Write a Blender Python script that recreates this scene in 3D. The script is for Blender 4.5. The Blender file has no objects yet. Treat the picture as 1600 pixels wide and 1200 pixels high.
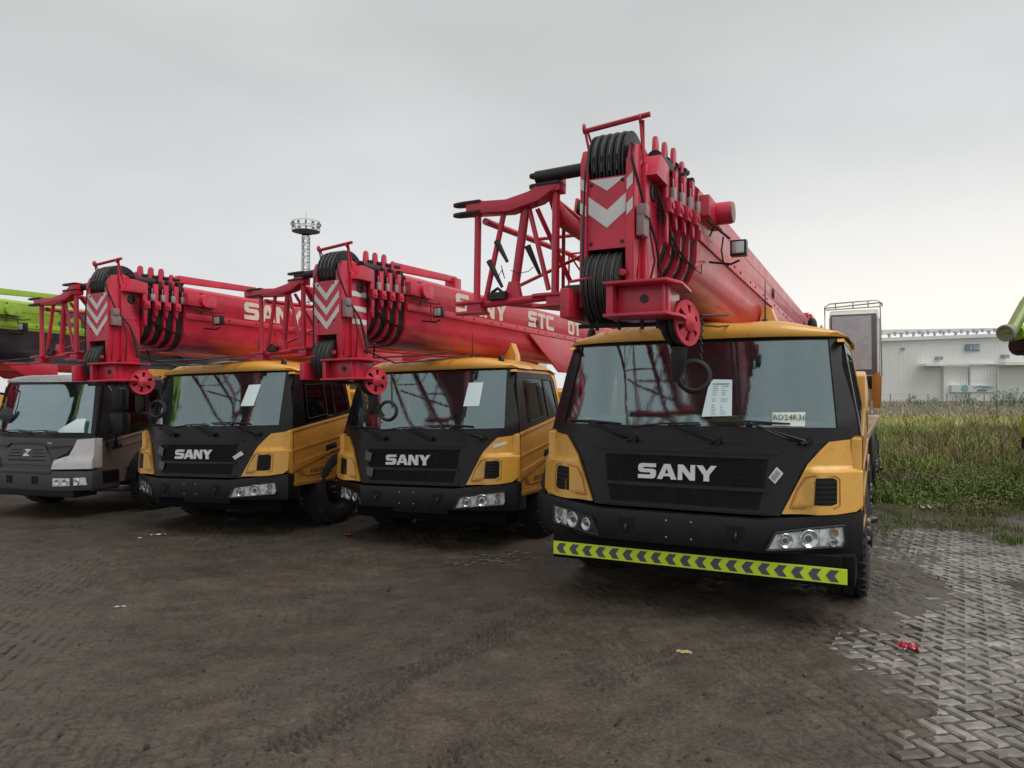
import bpy, bmesh, math, random
import numpy as np
from mathutils import Vector, Matrix
R = math.radians
random.seed(7); rng = np.random.default_rng(7)
scene = bpy.context.scene
COL = scene.collection

# ------------------------------------------------------------------ camera, sky, sun, exposure
cam_data = bpy.data.cameras.new('camera'); cam = bpy.data.objects.new('camera', cam_data); COL.objects.link(cam)
cam.location = (0, 0, 1.85)
cam.rotation_euler = (R(90) + math.atan(18 / 1150), 0, 0)
cam_data.sensor_width = 36; cam_data.lens = 36 * 1150 / 1600
cam_data.clip_start = .05; cam_data.clip_end = 6000
scene.camera = cam

SUN_EL, SUN_AZ = R(58), R(115)          # azimuth from +Y towards +X
world = bpy.data.worlds.new('World'); scene.world = world; world.use_nodes = True
wn = world.node_tree; wn.nodes.clear()
def WN(t, **k):
    n = wn.nodes.new(t)
    for a, b in k.items(): setattr(n, a, b)
    return n
sky = WN('ShaderNodeTexSky', sky_type='NISHITA', sun_disc=False)
sky.sun_elevation = SUN_EL; sky.sun_rotation = SUN_AZ; sky.air_density = 1.5; sky.dust_density = 3
tc = WN('ShaderNodeTexCoord')
sep = WN('ShaderNodeSeparateXYZ'); wn.links.new(tc.outputs['Generated'], sep.inputs[0])
# stratus layer: grey with soft mottling, paler towards the horizon, palest under the sun's side
ramp = WN('ShaderNodeValToRGB'); wn.links.new(sep.outputs['Z'], ramp.inputs[0])
cr = ramp.color_ramp
cr.elements[0].position = 0; cr.elements[0].color = (.63, .64, .65, 1)
cr.elements[1].position = 1; cr.elements[1].color = (.52, .525, .53, 1)
for p, c in ((.12, (.62, .632, .645, 1)), (.25, (.565, .575, .58, 1)), (.42, (.505, .512, .51, 1)), (.6, (.49, .495, .50, 1))):
    e = cr.elements.new(p); e.color = c
mp = WN('ShaderNodeMapping'); mp.inputs['Scale'].default_value = (1.2, 1.2, 3.2)
wn.links.new(tc.outputs['Generated'], mp.inputs[0])
nz = WN('ShaderNodeTexNoise'); nz.inputs['Scale'].default_value = 1.3; nz.inputs['Detail'].default_value = 7; nz.inputs['Roughness'].default_value = .48
wn.links.new(mp.outputs[0], nz.inputs['Vector'])
mr = WN('ShaderNodeMapRange'); mr.inputs[1].default_value = .3; mr.inputs[2].default_value = .7; mr.inputs[3].default_value = .86; mr.inputs[4].default_value = 1.13
wn.links.new(nz.outputs['Fac'], mr.inputs[0])
mul = WN('ShaderNodeVectorMath', operation='SCALE'); wn.links.new(ramp.outputs[0], mul.inputs[0]); wn.links.new(mr.outputs[0], mul.inputs['Scale'])
# thinner cloud low in the north-east: warm white break
dot = WN('ShaderNodeVectorMath', operation='DOT_PRODUCT'); wn.links.new(tc.outputs['Generated'], dot.inputs[0])
g = Vector((.62, .78, .10)).normalized(); dot.inputs[1].default_value = g
gm = WN('ShaderNodeMapRange', interpolation_type='SMOOTHSTEP'); gm.inputs[1].default_value = .80; gm.inputs[2].default_value = 1.0
wn.links.new(dot.outputs['Value'], gm.inputs[0])
lowm = WN('ShaderNodeMapRange', interpolation_type='SMOOTHSTEP'); lowm.inputs[1].default_value = .34; lowm.inputs[2].default_value = .03
wn.links.new(sep.outputs['Z'], lowm.inputs[0])
n3 = WN('ShaderNodeMath', operation='MULTIPLY'); wn.links.new(gm.outputs[0], n3.inputs[0]); wn.links.new(lowm.outputs[0], n3.inputs[1])
mixw = WN('ShaderNodeMix', data_type='RGBA'); wn.links.new(n3.outputs[0], mixw.inputs['Factor'])
wn.links.new(mul.outputs[0], mixw.inputs['A']); mixw.inputs['B'].default_value = (.93, .89, .82, 1)
b1 = WN('ShaderNodeBackground'); b1.inputs[1].default_value = .08; wn.links.new(sky.outputs[0], b1.inputs[0])
b2 = WN('ShaderNodeBackground'); b2.inputs[1].default_value = 1.0; wn.links.new(mixw.outputs['Result'], b2.inputs[0])
ms = WN('ShaderNodeMixShader'); ms.inputs[0].default_value = .94
wn.links.new(b1.outputs[0], ms.inputs[1]); wn.links.new(b2.outputs[0], ms.inputs[2])
wo = WN('ShaderNodeOutputWorld'); wn.links.new(ms.outputs[0], wo.inputs[0])

sun_d = bpy.data.lights.new('sun', 'SUN'); sun = bpy.data.objects.new('sun', sun_d); COL.objects.link(sun)
sun_d.energy = 1.5; sun_d.angle = R(45); sun_d.color = (1, .965, .92)
sun.rotation_euler = (math.pi / 2 - SUN_EL, 0, math.pi - SUN_AZ)
sv = scene.view_settings
sv.view_transform = 'Standard'; sv.look = 'None'; sv.exposure = .28; sv.gamma = 1; sv.use_curve_mapping = False
scene.cycles.max_bounces = 8; scene.cycles.transparent_max_bounces = 12

# ------------------------------------------------------------------ materials
MATS = {}
def mat(name, col, rough=.5, metal=0, var=.12, scale=6, bump=0, bscale=60, coat=0, dirt=0, dirtcol=(.10, .08, .06), droplets=0, spec=.5, streak=0, emit=None):
    if name in MATS: return MATS[name]
    m = bpy.data.materials.new(name); m.use_nodes = True; MATS[name] = m
    nt = m.node_tree; p = nt.nodes['Principled BSDF']
    N = lambda t, **k: (lambda n: ([setattr(n, a, b) for a, b in k.items()], n)[1])(nt.nodes.new(t))
    L = nt.links.new
    tc = N('ShaderNodeTexCoord')
    nz = N('ShaderNodeTexNoise'); nz.inputs['Scale'].default_value = scale; nz.inputs['Detail'].default_value = 6; L(tc.outputs['Object'], nz.inputs['Vector'])
    hsv = N('ShaderNodeHueSaturation'); hsv.inputs['Color'].default_value = (*col, 1)
    r = N('ShaderNodeMapRange'); r.inputs[1].default_value = .3; r.inputs[2].default_value = .7; r.inputs[3].default_value = 1 - var; r.inputs[4].default_value = 1 + var
    L(nz.outputs['Fac'], r.inputs[0]); L(r.outputs[0], hsv.inputs['Value'])
    out = hsv.outputs[0]
    if streak or dirt:
        mp = N('ShaderNodeMapping'); mp.inputs['Scale'].default_value = (7, 7, .7) if streak else (2, 2, 2); L(tc.outputs['Object'], mp.inputs[0])
        n2 = N('ShaderNodeTexNoise'); n2.inputs['Scale'].default_value = 2.2; n2.inputs['Detail'].default_value = 8; n2.inputs['Roughness'].default_value = .62; L(mp.outputs[0], n2.inputs['Vector'])
        r2 = N('ShaderNodeMapRange'); r2.inputs[1].default_value = .47; r2.inputs[2].default_value = .72; r2.inputs[4].default_value = max(dirt, streak); L(n2.outputs['Fac'], r2.inputs[0])
        mx = N('ShaderNodeMix', data_type='RGBA'); L(r2.outputs[0], mx.inputs['Factor']); L(out, mx.inputs['A']); mx.inputs['B'].default_value = (*dirtcol, 1)
        out = mx.outputs['Result']
    if coat >= .2 or name in ('faded_red_paint',):
        g1 = N('ShaderNodeTexNoise'); g1.inputs['Scale'].default_value = 13; g1.inputs['Detail'].default_value = 9; g1.inputs['Roughness'].default_value = .72; L(tc.outputs['Object'], g1.inputs['Vector'])
        g2 = N('ShaderNodeMapRange'); g2.inputs[1].default_value = .56; g2.inputs[2].default_value = .74; g2.inputs[4].default_value = .55; L(g1.outputs['Fac'], g2.inputs[0])
        g3 = N('ShaderNodeMix', data_type='RGBA'); L(g2.outputs[0], g3.inputs['Factor']); L(out, g3.inputs['A']); g3.inputs['B'].default_value = (*[c * .28 + .012 for c in col], 1); out = g3.outputs['Result']
    L(out, p.inputs['Base Color'])
    rr = N('ShaderNodeMapRange'); rr.inputs[1].default_value = .3; rr.inputs[2].default_value = .7; rr.inputs[3].default_value = max(.02, rough - .08); rr.inputs[4].default_value = min(1, rough + .1)
    L(nz.outputs['Fac'], rr.inputs[0]); L(rr.outputs[0], p.inputs['Roughness'])
    p.inputs['Metallic'].default_value = metal
    p.inputs['Specular IOR Level'].default_value = spec
    p.inputs['Coat Weight'].default_value = coat; p.inputs['Coat Roughness'].default_value = .12
    if bump or droplets:
        bn = N('ShaderNodeTexNoise' if not droplets else 'ShaderNodeTexVoronoi'); bn.inputs['Scale'].default_value = bscale if not droplets else 90
        L(tc.outputs['Object'], bn.inputs['Vector'])
        bp = N('ShaderNodeBump'); bp.inputs['Strength'].default_value = bump or droplets; bp.inputs['Distance'].default_value = .004
        if droplets:
            q = N('ShaderNodeMapRange'); q.inputs[1].default_value = .25; q.inputs[2].default_value = 0; L(bn.outputs['Distance'], q.inputs[0]); L(q.outputs[0], bp.inputs['Height'])
            L(bp.outputs[0], p.inputs['Coat Normal']); L(bp.outputs[0], p.inputs['Normal'])
        else:
            L(bn.outputs['Fac'], bp.inputs['Height']); L(bp.outputs[0], p.inputs['Normal'])
    if emit:
        p.inputs['Emission Color'].default_value = (*emit[0], 1); p.inputs['Emission Strength'].default_value = emit[1]
    return m
RED = mat('crane_red_paint', (.60, .022, .058), .38, var=.16, scale=3, coat=.3, dirt=.38, dirtcol=(.27, .022, .035), droplets=.15)
REDD = mat('faded_red_paint', (.52, .030, .055), .55, var=.16, scale=5, dirt=.5, dirtcol=(.20, .035, .035), bump=.1)
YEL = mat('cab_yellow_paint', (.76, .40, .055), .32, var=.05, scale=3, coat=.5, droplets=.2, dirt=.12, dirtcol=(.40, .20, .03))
ORG = mat('cab_yellow_shaded_paint', (.50, .235, .042), .34, var=.07, scale=3, coat=.4, droplets=.2, dirt=.25, dirtcol=(.22, .12, .03))  # cab yellow with the doors' shade put into the colour; also on carriers
BLK = mat('black_painted_plastic', (.0105, .0105, .013), .36, var=.25, scale=5, droplets=.2, dirt=.3, dirtcol=(.020, .019, .020), streak=.35, spec=.36)
VAL = mat('underside_black', (.006, .006, .006), .8, spec=.2)
GRL = mat('grille_black', (.004, .004, .005), .6, spec=.3, bump=.4, bscale=220)
RUB = mat('rubber', (.022, .021, .021), .75, var=.3, bump=.3, bscale=120, dirt=.5, dirtcol=(.06, .052, .045))
NYL = mat('sheave_black_nylon', (.013, .012, .013), .45, var=.3, scale=9, dirt=.4, dirtcol=(.045, .04, .038))
DST = mat('dark_steel', (.035, .034, .034), .5, .5, var=.3, dirt=.5, dirtcol=(.06, .045, .035))
STL = mat('bare_steel', (.42, .42, .42), .35, .9, var=.2)
ROP = mat('greased_rope', (.10, .10, .095), .5, .6, var=.3, bump=.6, bscale=300)
WHT = mat('white_decal', (.74, .74, .72), .5, var=.06, dirt=.3, dirtcol=(.5, .46, .44))
CRM = mat('boom_lettering', (.72, .66, .56), .5, var=.08, dirt=.35, dirtcol=(.50, .28, .25))
LOG = mat('logo_white', (.80, .81, .82), .35, var=.04)
CHR = mat('lamp_chrome', (.92, .92, .93), .22, .75, var=.05)
LMP = mat('lamp_housing', (.95, .96, .97), .4, 0, var=.3, scale=25)
AMB = mat('amber_lens', (.50, .34, .24), .2, var=.1)
PAP = mat('paper', (.72, .88, .90), .8, var=.02)
PRT = mat('print_grey', (.20, .28, .30), .8)
LIM = mat('lime_strip', (.72, .95, .04), .4, var=.04)
CHG = mat('strip_grey', (.10, .10, .14), .6, var=.15)
GRN = mat('lime_green_paint', (.29, .47, .03), .4, var=.08, coat=.3, dirt=.25, dirtcol=(.20, .32, .04))
GNB = mat('boom_black_violet', (.030, .024, .034), .42, var=.2, coat=.2, dirt=.3, dirtcol=(.06, .05, .06))
GRC = mat('silver_grey_cab_paint', (.62, .61, .61), .3, .2, var=.05, coat=.5, droplets=.15)
TAU = mat('taupe_door_paint', (.13, .098, .080), .34, var=.08, coat=.4, droplets=.2, dirt=.25, dirtcol=(.08, .065, .05))
CHA = mat('charcoal_plastic', (.055, .055, .065), .42, var=.12, droplets=.2, coat=.15, streak=.3, dirtcol=(.085, .085, .095))
SEAT = mat('seat_fabric', (.03, .03, .032), .85)
DASH = mat('dash_plastic', (.055, .055, .055), .6, bump=.1)
CREAM = mat('operator_cab_cream', (.72, .69, .60), .4, var=.04, coat=.2)
PLAS = [mat('wrap_' + n, c, .4, coat=.3) for n, c in (('green', (.16, .42, .20)), ('yellow', (.55, .55, .16)), ('pink', (.60, .28, .36)), ('blue', (.25, .38, .55)))]
GALV = mat('galvanised_steel', (.34, .35, .36), .55, .3, var=.1)

def glass(name, tint, fac, rough=.03, film=.0, ripple=.12, refl=(.68, .84, .86, 1)):
    m = bpy.data.materials.new(name); m.use_nodes = True; nt = m.node_tree; nt.nodes.clear(); L = nt.links.new
    N = lambda t: nt.nodes.new(t)
    o = N('ShaderNodeOutputMaterial'); tr = N('ShaderNodeBsdfTransparent'); tr.inputs[0].default_value = (*tint, 1)
    gl = N('ShaderNodeBsdfGlossy'); gl.inputs['Roughness'].default_value = rough; gl.inputs[0].default_value = refl
    df = N('ShaderNodeBsdfDiffuse'); df.inputs[0].default_value = (.55, .60, .62, 1)
    lw = N('ShaderNodeLayerWeight'); lw.inputs['Blend'].default_value = .5; pw = N('ShaderNodeMath'); pw.operation = 'POWER'; pw.inputs[1].default_value = 4; L(lw.outputs['Facing'], pw.inputs[0])
    r = N('ShaderNodeMapRange'); r.inputs[3].default_value = fac; r.inputs[4].default_value = .9; L(pw.outputs[0], r.inputs[0])
    tc = N('ShaderNodeTexCoord'); mp = N('ShaderNodeMapping'); mp.inputs['Scale'].default_value = (22, 22, 2.2); L(tc.outputs['Object'], mp.inputs[0])
    nz = N('ShaderNodeTexNoise'); nz.inputs['Scale'].default_value = 3; nz.inputs['Detail'].default_value = 5; L(mp.outputs[0], nz.inputs['Vector'])
    bp = N('ShaderNodeBump'); bp.inputs['Strength'].default_value = ripple; bp.inputs['Distance'].default_value = .003; L(nz.outputs['Fac'], bp.inputs['Height']); L(bp.outputs[0], gl.inputs['Normal'])
    m1 = N('ShaderNodeMixShader'); m2 = N('ShaderNodeMixShader')
    fr = N('ShaderNodeMapRange'); fr.inputs[1].default_value = .35; fr.inputs[2].default_value = .8; fr.inputs[3].default_value = film * .5; fr.inputs[4].default_value = film * 2; L(nz.outputs['Fac'], fr.inputs[0])
    L(fr.outputs[0], m1.inputs[0]); L(tr.outputs[0], m1.inputs[1]); L(df.outputs[0], m1.inputs[2])
    L(r.outputs[0], m2.inputs[0]); L(m1.outputs[0], m2.inputs[1]); L(gl.outputs[0], m2.inputs[2]); L(m2.outputs[0], o.inputs[0])
    return m
GLS = glass('rain_wet_windscreen', (.76, .83, .83), .24, .006, .022, .10)
GLS2 = glass('clear_windscreen', (.72, .77, .79), .36, .02, .02, .06)
GLD = glass('dark_side_glass', (.20, .21, .22), .035, .02, .0, .04)
BGL = mat('black_gloss_frame', (.005, .005, .006), .22, spec=.25)
GLL = glass('lamp_lens', (.97, .98, .98), .05, .02, .0, .02)

# ------------------------------------------------------------------ mesh builder
class MB:
    def __init__(s): s.v = []; s.f = []; s.m = []; s.mi = 0
    def add(s, vs, fs):
        b = len(s.v); s.v += [tuple(v) for v in vs]
        for f in fs: s.f.append([b + i for i in f]); s.m.append(s.mi)
        return s
    def box(s, a, b, rot=None, c=None):
        x0, y0, z0 = a; x1, y1, z1 = b
        vs = [Vector(p) for p in ((x0,y0,z0),(x1,y0,z0),(x1,y1,z0),(x0,y1,z0),(x0,y0,z1),(x1,y0,z1),(x1,y1,z1),(x0,y1,z1))]
        if rot is not None:
            cc = Vector(c) if c else sum(vs, Vector()) / 8
            vs = [cc + rot @ (v - cc) for v in vs]
        return s.add(vs, [(0,3,2,1),(4,5,6,7),(0,1,5,4),(1,2,6,5),(2,3,7,6),(3,0,4,7)])
    def tube(s, pts, r, n=8, caps=True):
        pts = [Vector(p) for p in pts]; rs = r if isinstance(r, (list, tuple)) else [r] * len(pts)
        up = Vector((0, 0, 1)); vs = []; fs = []
        for i, p in enumerate(pts):
            d = (pts[min(i + 1, len(pts) - 1)] - pts[max(i - 1, 0)]).normalized()
            a = d.cross(up)
            if a.length < .05: a = d.cross(Vector((1, 0, 0)))
            a.normalize(); b = d.cross(a).normalized()
            for k in range(n):
                t = 2 * math.pi * k / n; vs.append(p + (a * math.cos(t) + b * math.sin(t)) * rs[i])
        for i in range(len(pts) - 1):
            for k in range(n):
                k2 = (k + 1) % n; fs.append((i*n+k, i*n+k2, (i+1)*n+k2, (i+1)*n+k))
        if caps: fs.append(tuple(range(n))[::-1]); fs.append(tuple((len(pts)-1)*n + k for k in range(n)))
        return s.add(vs, fs)
    def lathe(s, c, axis, prof, n=24, a0=0, a1=2*math.pi):
        """prof: (distance along axis, radius)"""
        c = Vector(c); ax = Vector(axis).normalized(); u = ax.orthogonal().normalized()
        if abs(ax.z) < .99: u = Vector((0, 0, 1)) - ax * ax.z; u.normalize()
        w = ax.cross(u); vs = []; fs = []; full = abs(a1 - a0 - 2*math.pi) < 1e-6; m = n if full else n + 1
        for (h, r) in prof:
            for k in range(m):
                t = a0 + (a1 - a0) * k / n; vs.append(c + ax * h + (u * math.cos(t) + w * math.sin(t)) * r)
        for i in range(len(prof) - 1):
            for k in range(n):
                k2 = (k + 1) % m; fs.append((i*m+k, i*m+k2, (i+1)*m+k2, (i+1)*m+k))
        return s.add(vs, fs)
    def disc(s, c, axis, r, t, n=20): return s.lathe(c, axis, [(-t/2, 0.0001), (-t/2, r), (t/2, r), (t/2, 0.0001)], n)
    def prism(s, pts, axis, a, b):
        """outline in the plane normal to axis; x: (y,z); y: (x,z); z: (x,y)"""
        n = len(pts)
        def P(p, h): return (h, p[0], p[1]) if axis == 'x' else (p[0], h, p[1]) if axis == 'y' else (p[0], p[1], h)
        vs = [P(p, a) for p in pts] + [P(p, b) for p in pts]
        return s.add(vs, [tuple(range(n)), tuple(range(n, 2*n))[::-1]] + [(i, (i+1) % n, n + (i+1) % n, n + i) for i in range(n)])
    def torus(s, c, axis, r1, r2, n=24, m=8):
        return s.lathe(c, axis, [(r2*math.sin(2*math.pi*k/m), r1 + r2*math.cos(2*math.pi*k/m)) for k in range(m + 1)], n)
    def patch(s, outline, fn, thick, cell=.08, mapf=None):
        """an outline in (a,b), cut fine, laid on surface fn(a,b)->depth and given thickness backwards"""
        bm = bmesh.new(); f = bm.faces.new([bm.verts.new((p[0], 0, p[1])) for p in outline]); f.normal_update()
        bmesh.ops.triangulate(bm, faces=[f])
        xs = [p[0] for p in outline]; zs = [p[1] for p in outline]
        if cell:
            for k in range(int((max(xs) - min(xs)) / cell)):
                bmesh.ops.bisect_plane(bm, geom=bm.verts[:] + bm.edges[:] + bm.faces[:], dist=1e-6, plane_co=(min(xs) + (k + .97) * cell, 0, 0), plane_no=(1, 0, 0))
            for k in range(int((max(zs) - min(zs)) / cell)):
                bmesh.ops.bisect_plane(bm, geom=bm.verts[:] + bm.edges[:] + bm.faces[:], dist=1e-6, plane_co=(0, 0, min(zs) + (k + .97) * cell), plane_no=(0, 0, 1))
        bm.verts.index_update(); bm.verts.ensure_lookup_table()
        mapf = mapf or (lambda a, d, b: (a, d, b))
        n = len(bm.verts)
        vs = [mapf(v.co.x, fn(v.co.x, v.co.z), v.co.z) for v in bm.verts] + [mapf(v.co.x, fn(v.co.x, v.co.z) + thick, v.co.z) for v in bm.verts]
        fs = []
        for f in bm.faces:
            ids = [v.index for v in f.verts]; fs.append(ids); fs.append([i + n for i in ids][::-1])
        for e in bm.edges:
            if len(e.link_faces) == 1:
                a, b = e.verts[0].index, e.verts[1].index; fs.append([b, a, a + n, b + n])
        bm.free(); return s.add(vs, fs)
    def build(s, name, mats, parent=None, bev=0, smooth=35, **props):
        if not isinstance(mats, (list, tuple)): mats = [mats]
        me = bpy.data.meshes.new(name); me.from_pydata(s.v, [], s.f)
        for m in mats: me.materials.append(m)
        if len(mats) > 1: me.polygons.foreach_set('material_index', s.m)
        bm = bmesh.new(); bm.from_mesh(me); bmesh.ops.recalc_face_normals(bm, faces=bm.faces[:])
        if bev:
            es = [e for e in bm.edges if len(e.link_faces) == 2 and e.calc_face_angle(0) > R(28)]
            if es: bmesh.ops.bevel(bm, geom=es, offset=bev, segments=2, profile=.6, affect='EDGES', clamp_overlap=True)
        bm.to_mesh(me); bm.free()
        if smooth:
            me.polygons.foreach_set('use_smooth', [True] * len(me.polygons)); me.set_sharp_from_angle(angle=R(smooth))
        o = bpy.data.objects.new(name, me); COL.objects.link(o)
        if parent: o.parent = parent
        for k, v in props.items(): o[k] = v
        return o
def empty(name, loc=(0, 0, 0), rot=(0, 0, 0), **props):
    o = bpy.data.objects.new(name, None); COL.objects.link(o); o.location = loc; o.rotation_euler = rot; o.empty_display_size = .3
    for k, v in props.items(): o[k] = v
    return o
def tag(o, label, cat, group=None):
    o['label'] = label; o['category'] = cat
    if group: o['group'] = group
    return o
def kids(o): return [c for c in bpy.data.objects if c.parent is o]
def copy_tree(o, parent=None, skip=()):
    c = o.copy(); COL.objects.link(c); c.parent = parent
    for ch in CH.get(o.name, []):
        if ch.name.split('.')[0] not in skip: copy_tree(ch, c, skip)
    return c
def index_children():
    global CH; CH = {}
    for o in bpy.data.objects:
        if o.parent: CH.setdefault(o.parent.name, []).append(o)

LET = {
 'S': (1.22, [[(1.2,1),(.22,1),(.07,.94),(0,.8),(0,.6),(.07,.46),(.22,.40),(.84,.40),(.84,.25),(0,.25),(0,0),(1.0,0),(1.15,.06),(1.22,.2),(1.22,.44),(1.15,.58),(1.0,.64),(.36,.64),(.36,.76),(1.2,.76)]]),
 'A': (1.3, [[(0,0),(.45,1),(.65,1),(.65,.72),(.35,0)],[(1.3,0),(.85,1),(.65,1),(.65,.72),(.95,0)],[(.433,.2),(.867,.2),(.792,.38),(.508,.38)]]),
 'N': (1.12, [[(0,0),(0,1),(.32,1),(.83,.42),(.83,1),(1.12,1),(1.12,0),(.80,0),(.29,.58),(.29,0)]]),
 'Y': (1.3, [[(.48,0),(.48,.38),(0,1),(.38,1),(.65,.62),(.92,1),(1.3,1),(.82,.38),(.82,0)]]),
 'T': (1.1, [[(0,.76),(0,1),(1.1,1),(1.1,.76),(.72,.76),(.72,0),(.38,0),(.38,.76)]]),
 'C': (1.15, [[(1.15,1),(.2,1),(.05,.93),(0,.8),(0,.2),(.05,.07),(.2,0),(1.15,0),(1.15,.25),(.34,.25),(.34,.75),(1.15,.75)]]),
 '0': (1.1, [[(.55,1),(.2,1),(.05,.93),(0,.8),(0,.2),(.05,.07),(.2,0),(.55,0),(.55,.25),(.32,.25),(.32,.75),(.55,.75)],[(.55,1),(.9,1),(1.05,.93),(1.1,.8),(1.1,.2),(1.05,.07),(.9,0),(.55,0),(.55,.25),(.78,.25),(.78,.75),(.55,.75)]]),
 'Z': (1.1, [[(0,.75),(0,1),(1.1,1),(1.1,.78),(.42,.25),(1.1,.25),(1.1,0),(0,0),(0,.22),(.68,.75)]]),
}
def letters(mb_or_parent, text, x0, z0, h, fn, thick, mat_, mapf=None, gap=.1, name='letter', sx=1.0, slant=0):
    x = x0
    for ch in text:
        if ch == ' ': x += h * .7 * sx; continue
        w, polys = LET[ch]; m = MB()
        for p in polys: m.patch([(x + a * h * sx + b * h * slant, z0 + b * h) for a, b in p], fn, thick, .06, mapf)
        m.build(name, mat_, mb_or_parent, smooth=0)
        x += (w + gap) * h * sx
def font_mesh(text, size, name, m, parent, mtx, ext=.0008):
    cu = bpy.data.curves.new('t', 'FONT'); cu.body = text; cu.size = size; cu.extrude = ext; cu.resolution_u = 2
    o = bpy.data.objects.new('t', cu); COL.objects.link(o)
    dg = bpy.context.evaluated_depsgraph_get(); me = bpy.data.meshes.new_from_object(o.evaluated_get(dg))
    bpy.data.objects.remove(o); me.transform(mtx); me.materials.clear(); me.materials.append(m)
    ob = bpy.data.objects.new(name, me); COL.objects.link(ob); ob.parent = parent
    return ob

# ------------------------------------------------------------------ ground
def smooth(t): t = np.clip(t, 0, 1); return t * t * (3 - 2 * t)
def base_z(x, y):
    return -.08 * smooth((-x * .8 + (y - 6) * .35 + .2) / 2.2) * smooth((60 - y) / 20)
def vnoise(x, y, s, seed=0):
    x = x * s + seed * 17.3; y = y * s + seed * 9.1
    xi = np.floor(x).astype(np.int64); yi = np.floor(y).astype(np.int64); fx = x - xi; fy = y - yi
    def h(a, b):
        n = (a * 374761393 + b * 668265263 + seed * 1442695) & 0x7fffffff
        n = ((n ^ (n >> 13)) * 1274126177) & 0x7fffffff
        return ((n ^ (n >> 16)) & 0xffff) / 65535.
    fx = fx * fx * (3 - 2 * fx); fy = fy * fy * (3 - 2 * fy)
    return (h(xi, yi) * (1 - fx) + h(xi + 1, yi) * fx) * (1 - fy) + (h(xi, yi + 1) * (1 - fx) + h(xi + 1, yi + 1) * fx) * fy
def fbm(x, y, s, o=4, seed=0):
    v = 0; a = 1; t = 0
    for k in range(o): v = v + a * vnoise(x, y, s * 2 ** k, seed + k); t += a; a *= .5
    return v / t
def field_mask(x, y):            # 1 on the weedy field
    e = 10.9 + .9 * (fbm(x, y, .5, 3, 3) - .5) * 2 + np.where(x < 6.0, (6.0 - x) * 6, 0) - np.clip(x - 6.5, 0, 4) * .10
    return smooth((y - e) / .5)
def mud_mask(x, y):              # 1 thick mud, 0 bare pavers
    n = (fbm(x, y, .9, 4, 11) - .5) * 2
    right = smooth((x - (1.45 + (y - 3.65) * .50) + .35 + n * 1.3) / 1.3)
    left = smooth((-x - (1.2 + (y - 3) * .60) + n * .9) / 1.0) * .62
    mid = smooth(1.1 - np.hypot((x + .1) / 1.6, (y - 8.6) / .8) + n * .3) * .7
    bare = np.maximum(np.maximum(right, left), mid)
    puddle = smooth((fbm(x, y, .55, 3, 21) - .60) / .08) * .8
    edge = smooth((x * .15 + y - 10.6) / 1.0) * (x > 4)
    return np.clip(1 - bare + puddle * (x > 1) + edge + n * .12, 0, 1)
TR = []   # tyre tracks: (x0,y0,x1,y1,width,depth)
TR = [(-1.3, 3.7, .3, 6.6, .34, .026), (-.45, 3.5, 1.3, 5.6, .30, .018), (-1.7, 3.8, -.9, 5.2, .26, .022), (-.9, 5.3, .6, 7.6, .22, .014), (.6, 4.9, 2.0, 6.0, .24, .007), (-2.6, 5.2, -.6, 5.6, .20, .008), (-3.6, 6.5, -1.4, 7.4, .3, .014), (-2.2, 4.4, -1.2, 4.9, .22, .016), (.2, 3.6, .9, 4.5, .2, .012), (1.0, 6.0, 2.4, 6.9, .2, .010), (-3.2, 4.6, -2.3, 5.9, .22, .010)]
JNT = {}
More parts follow.
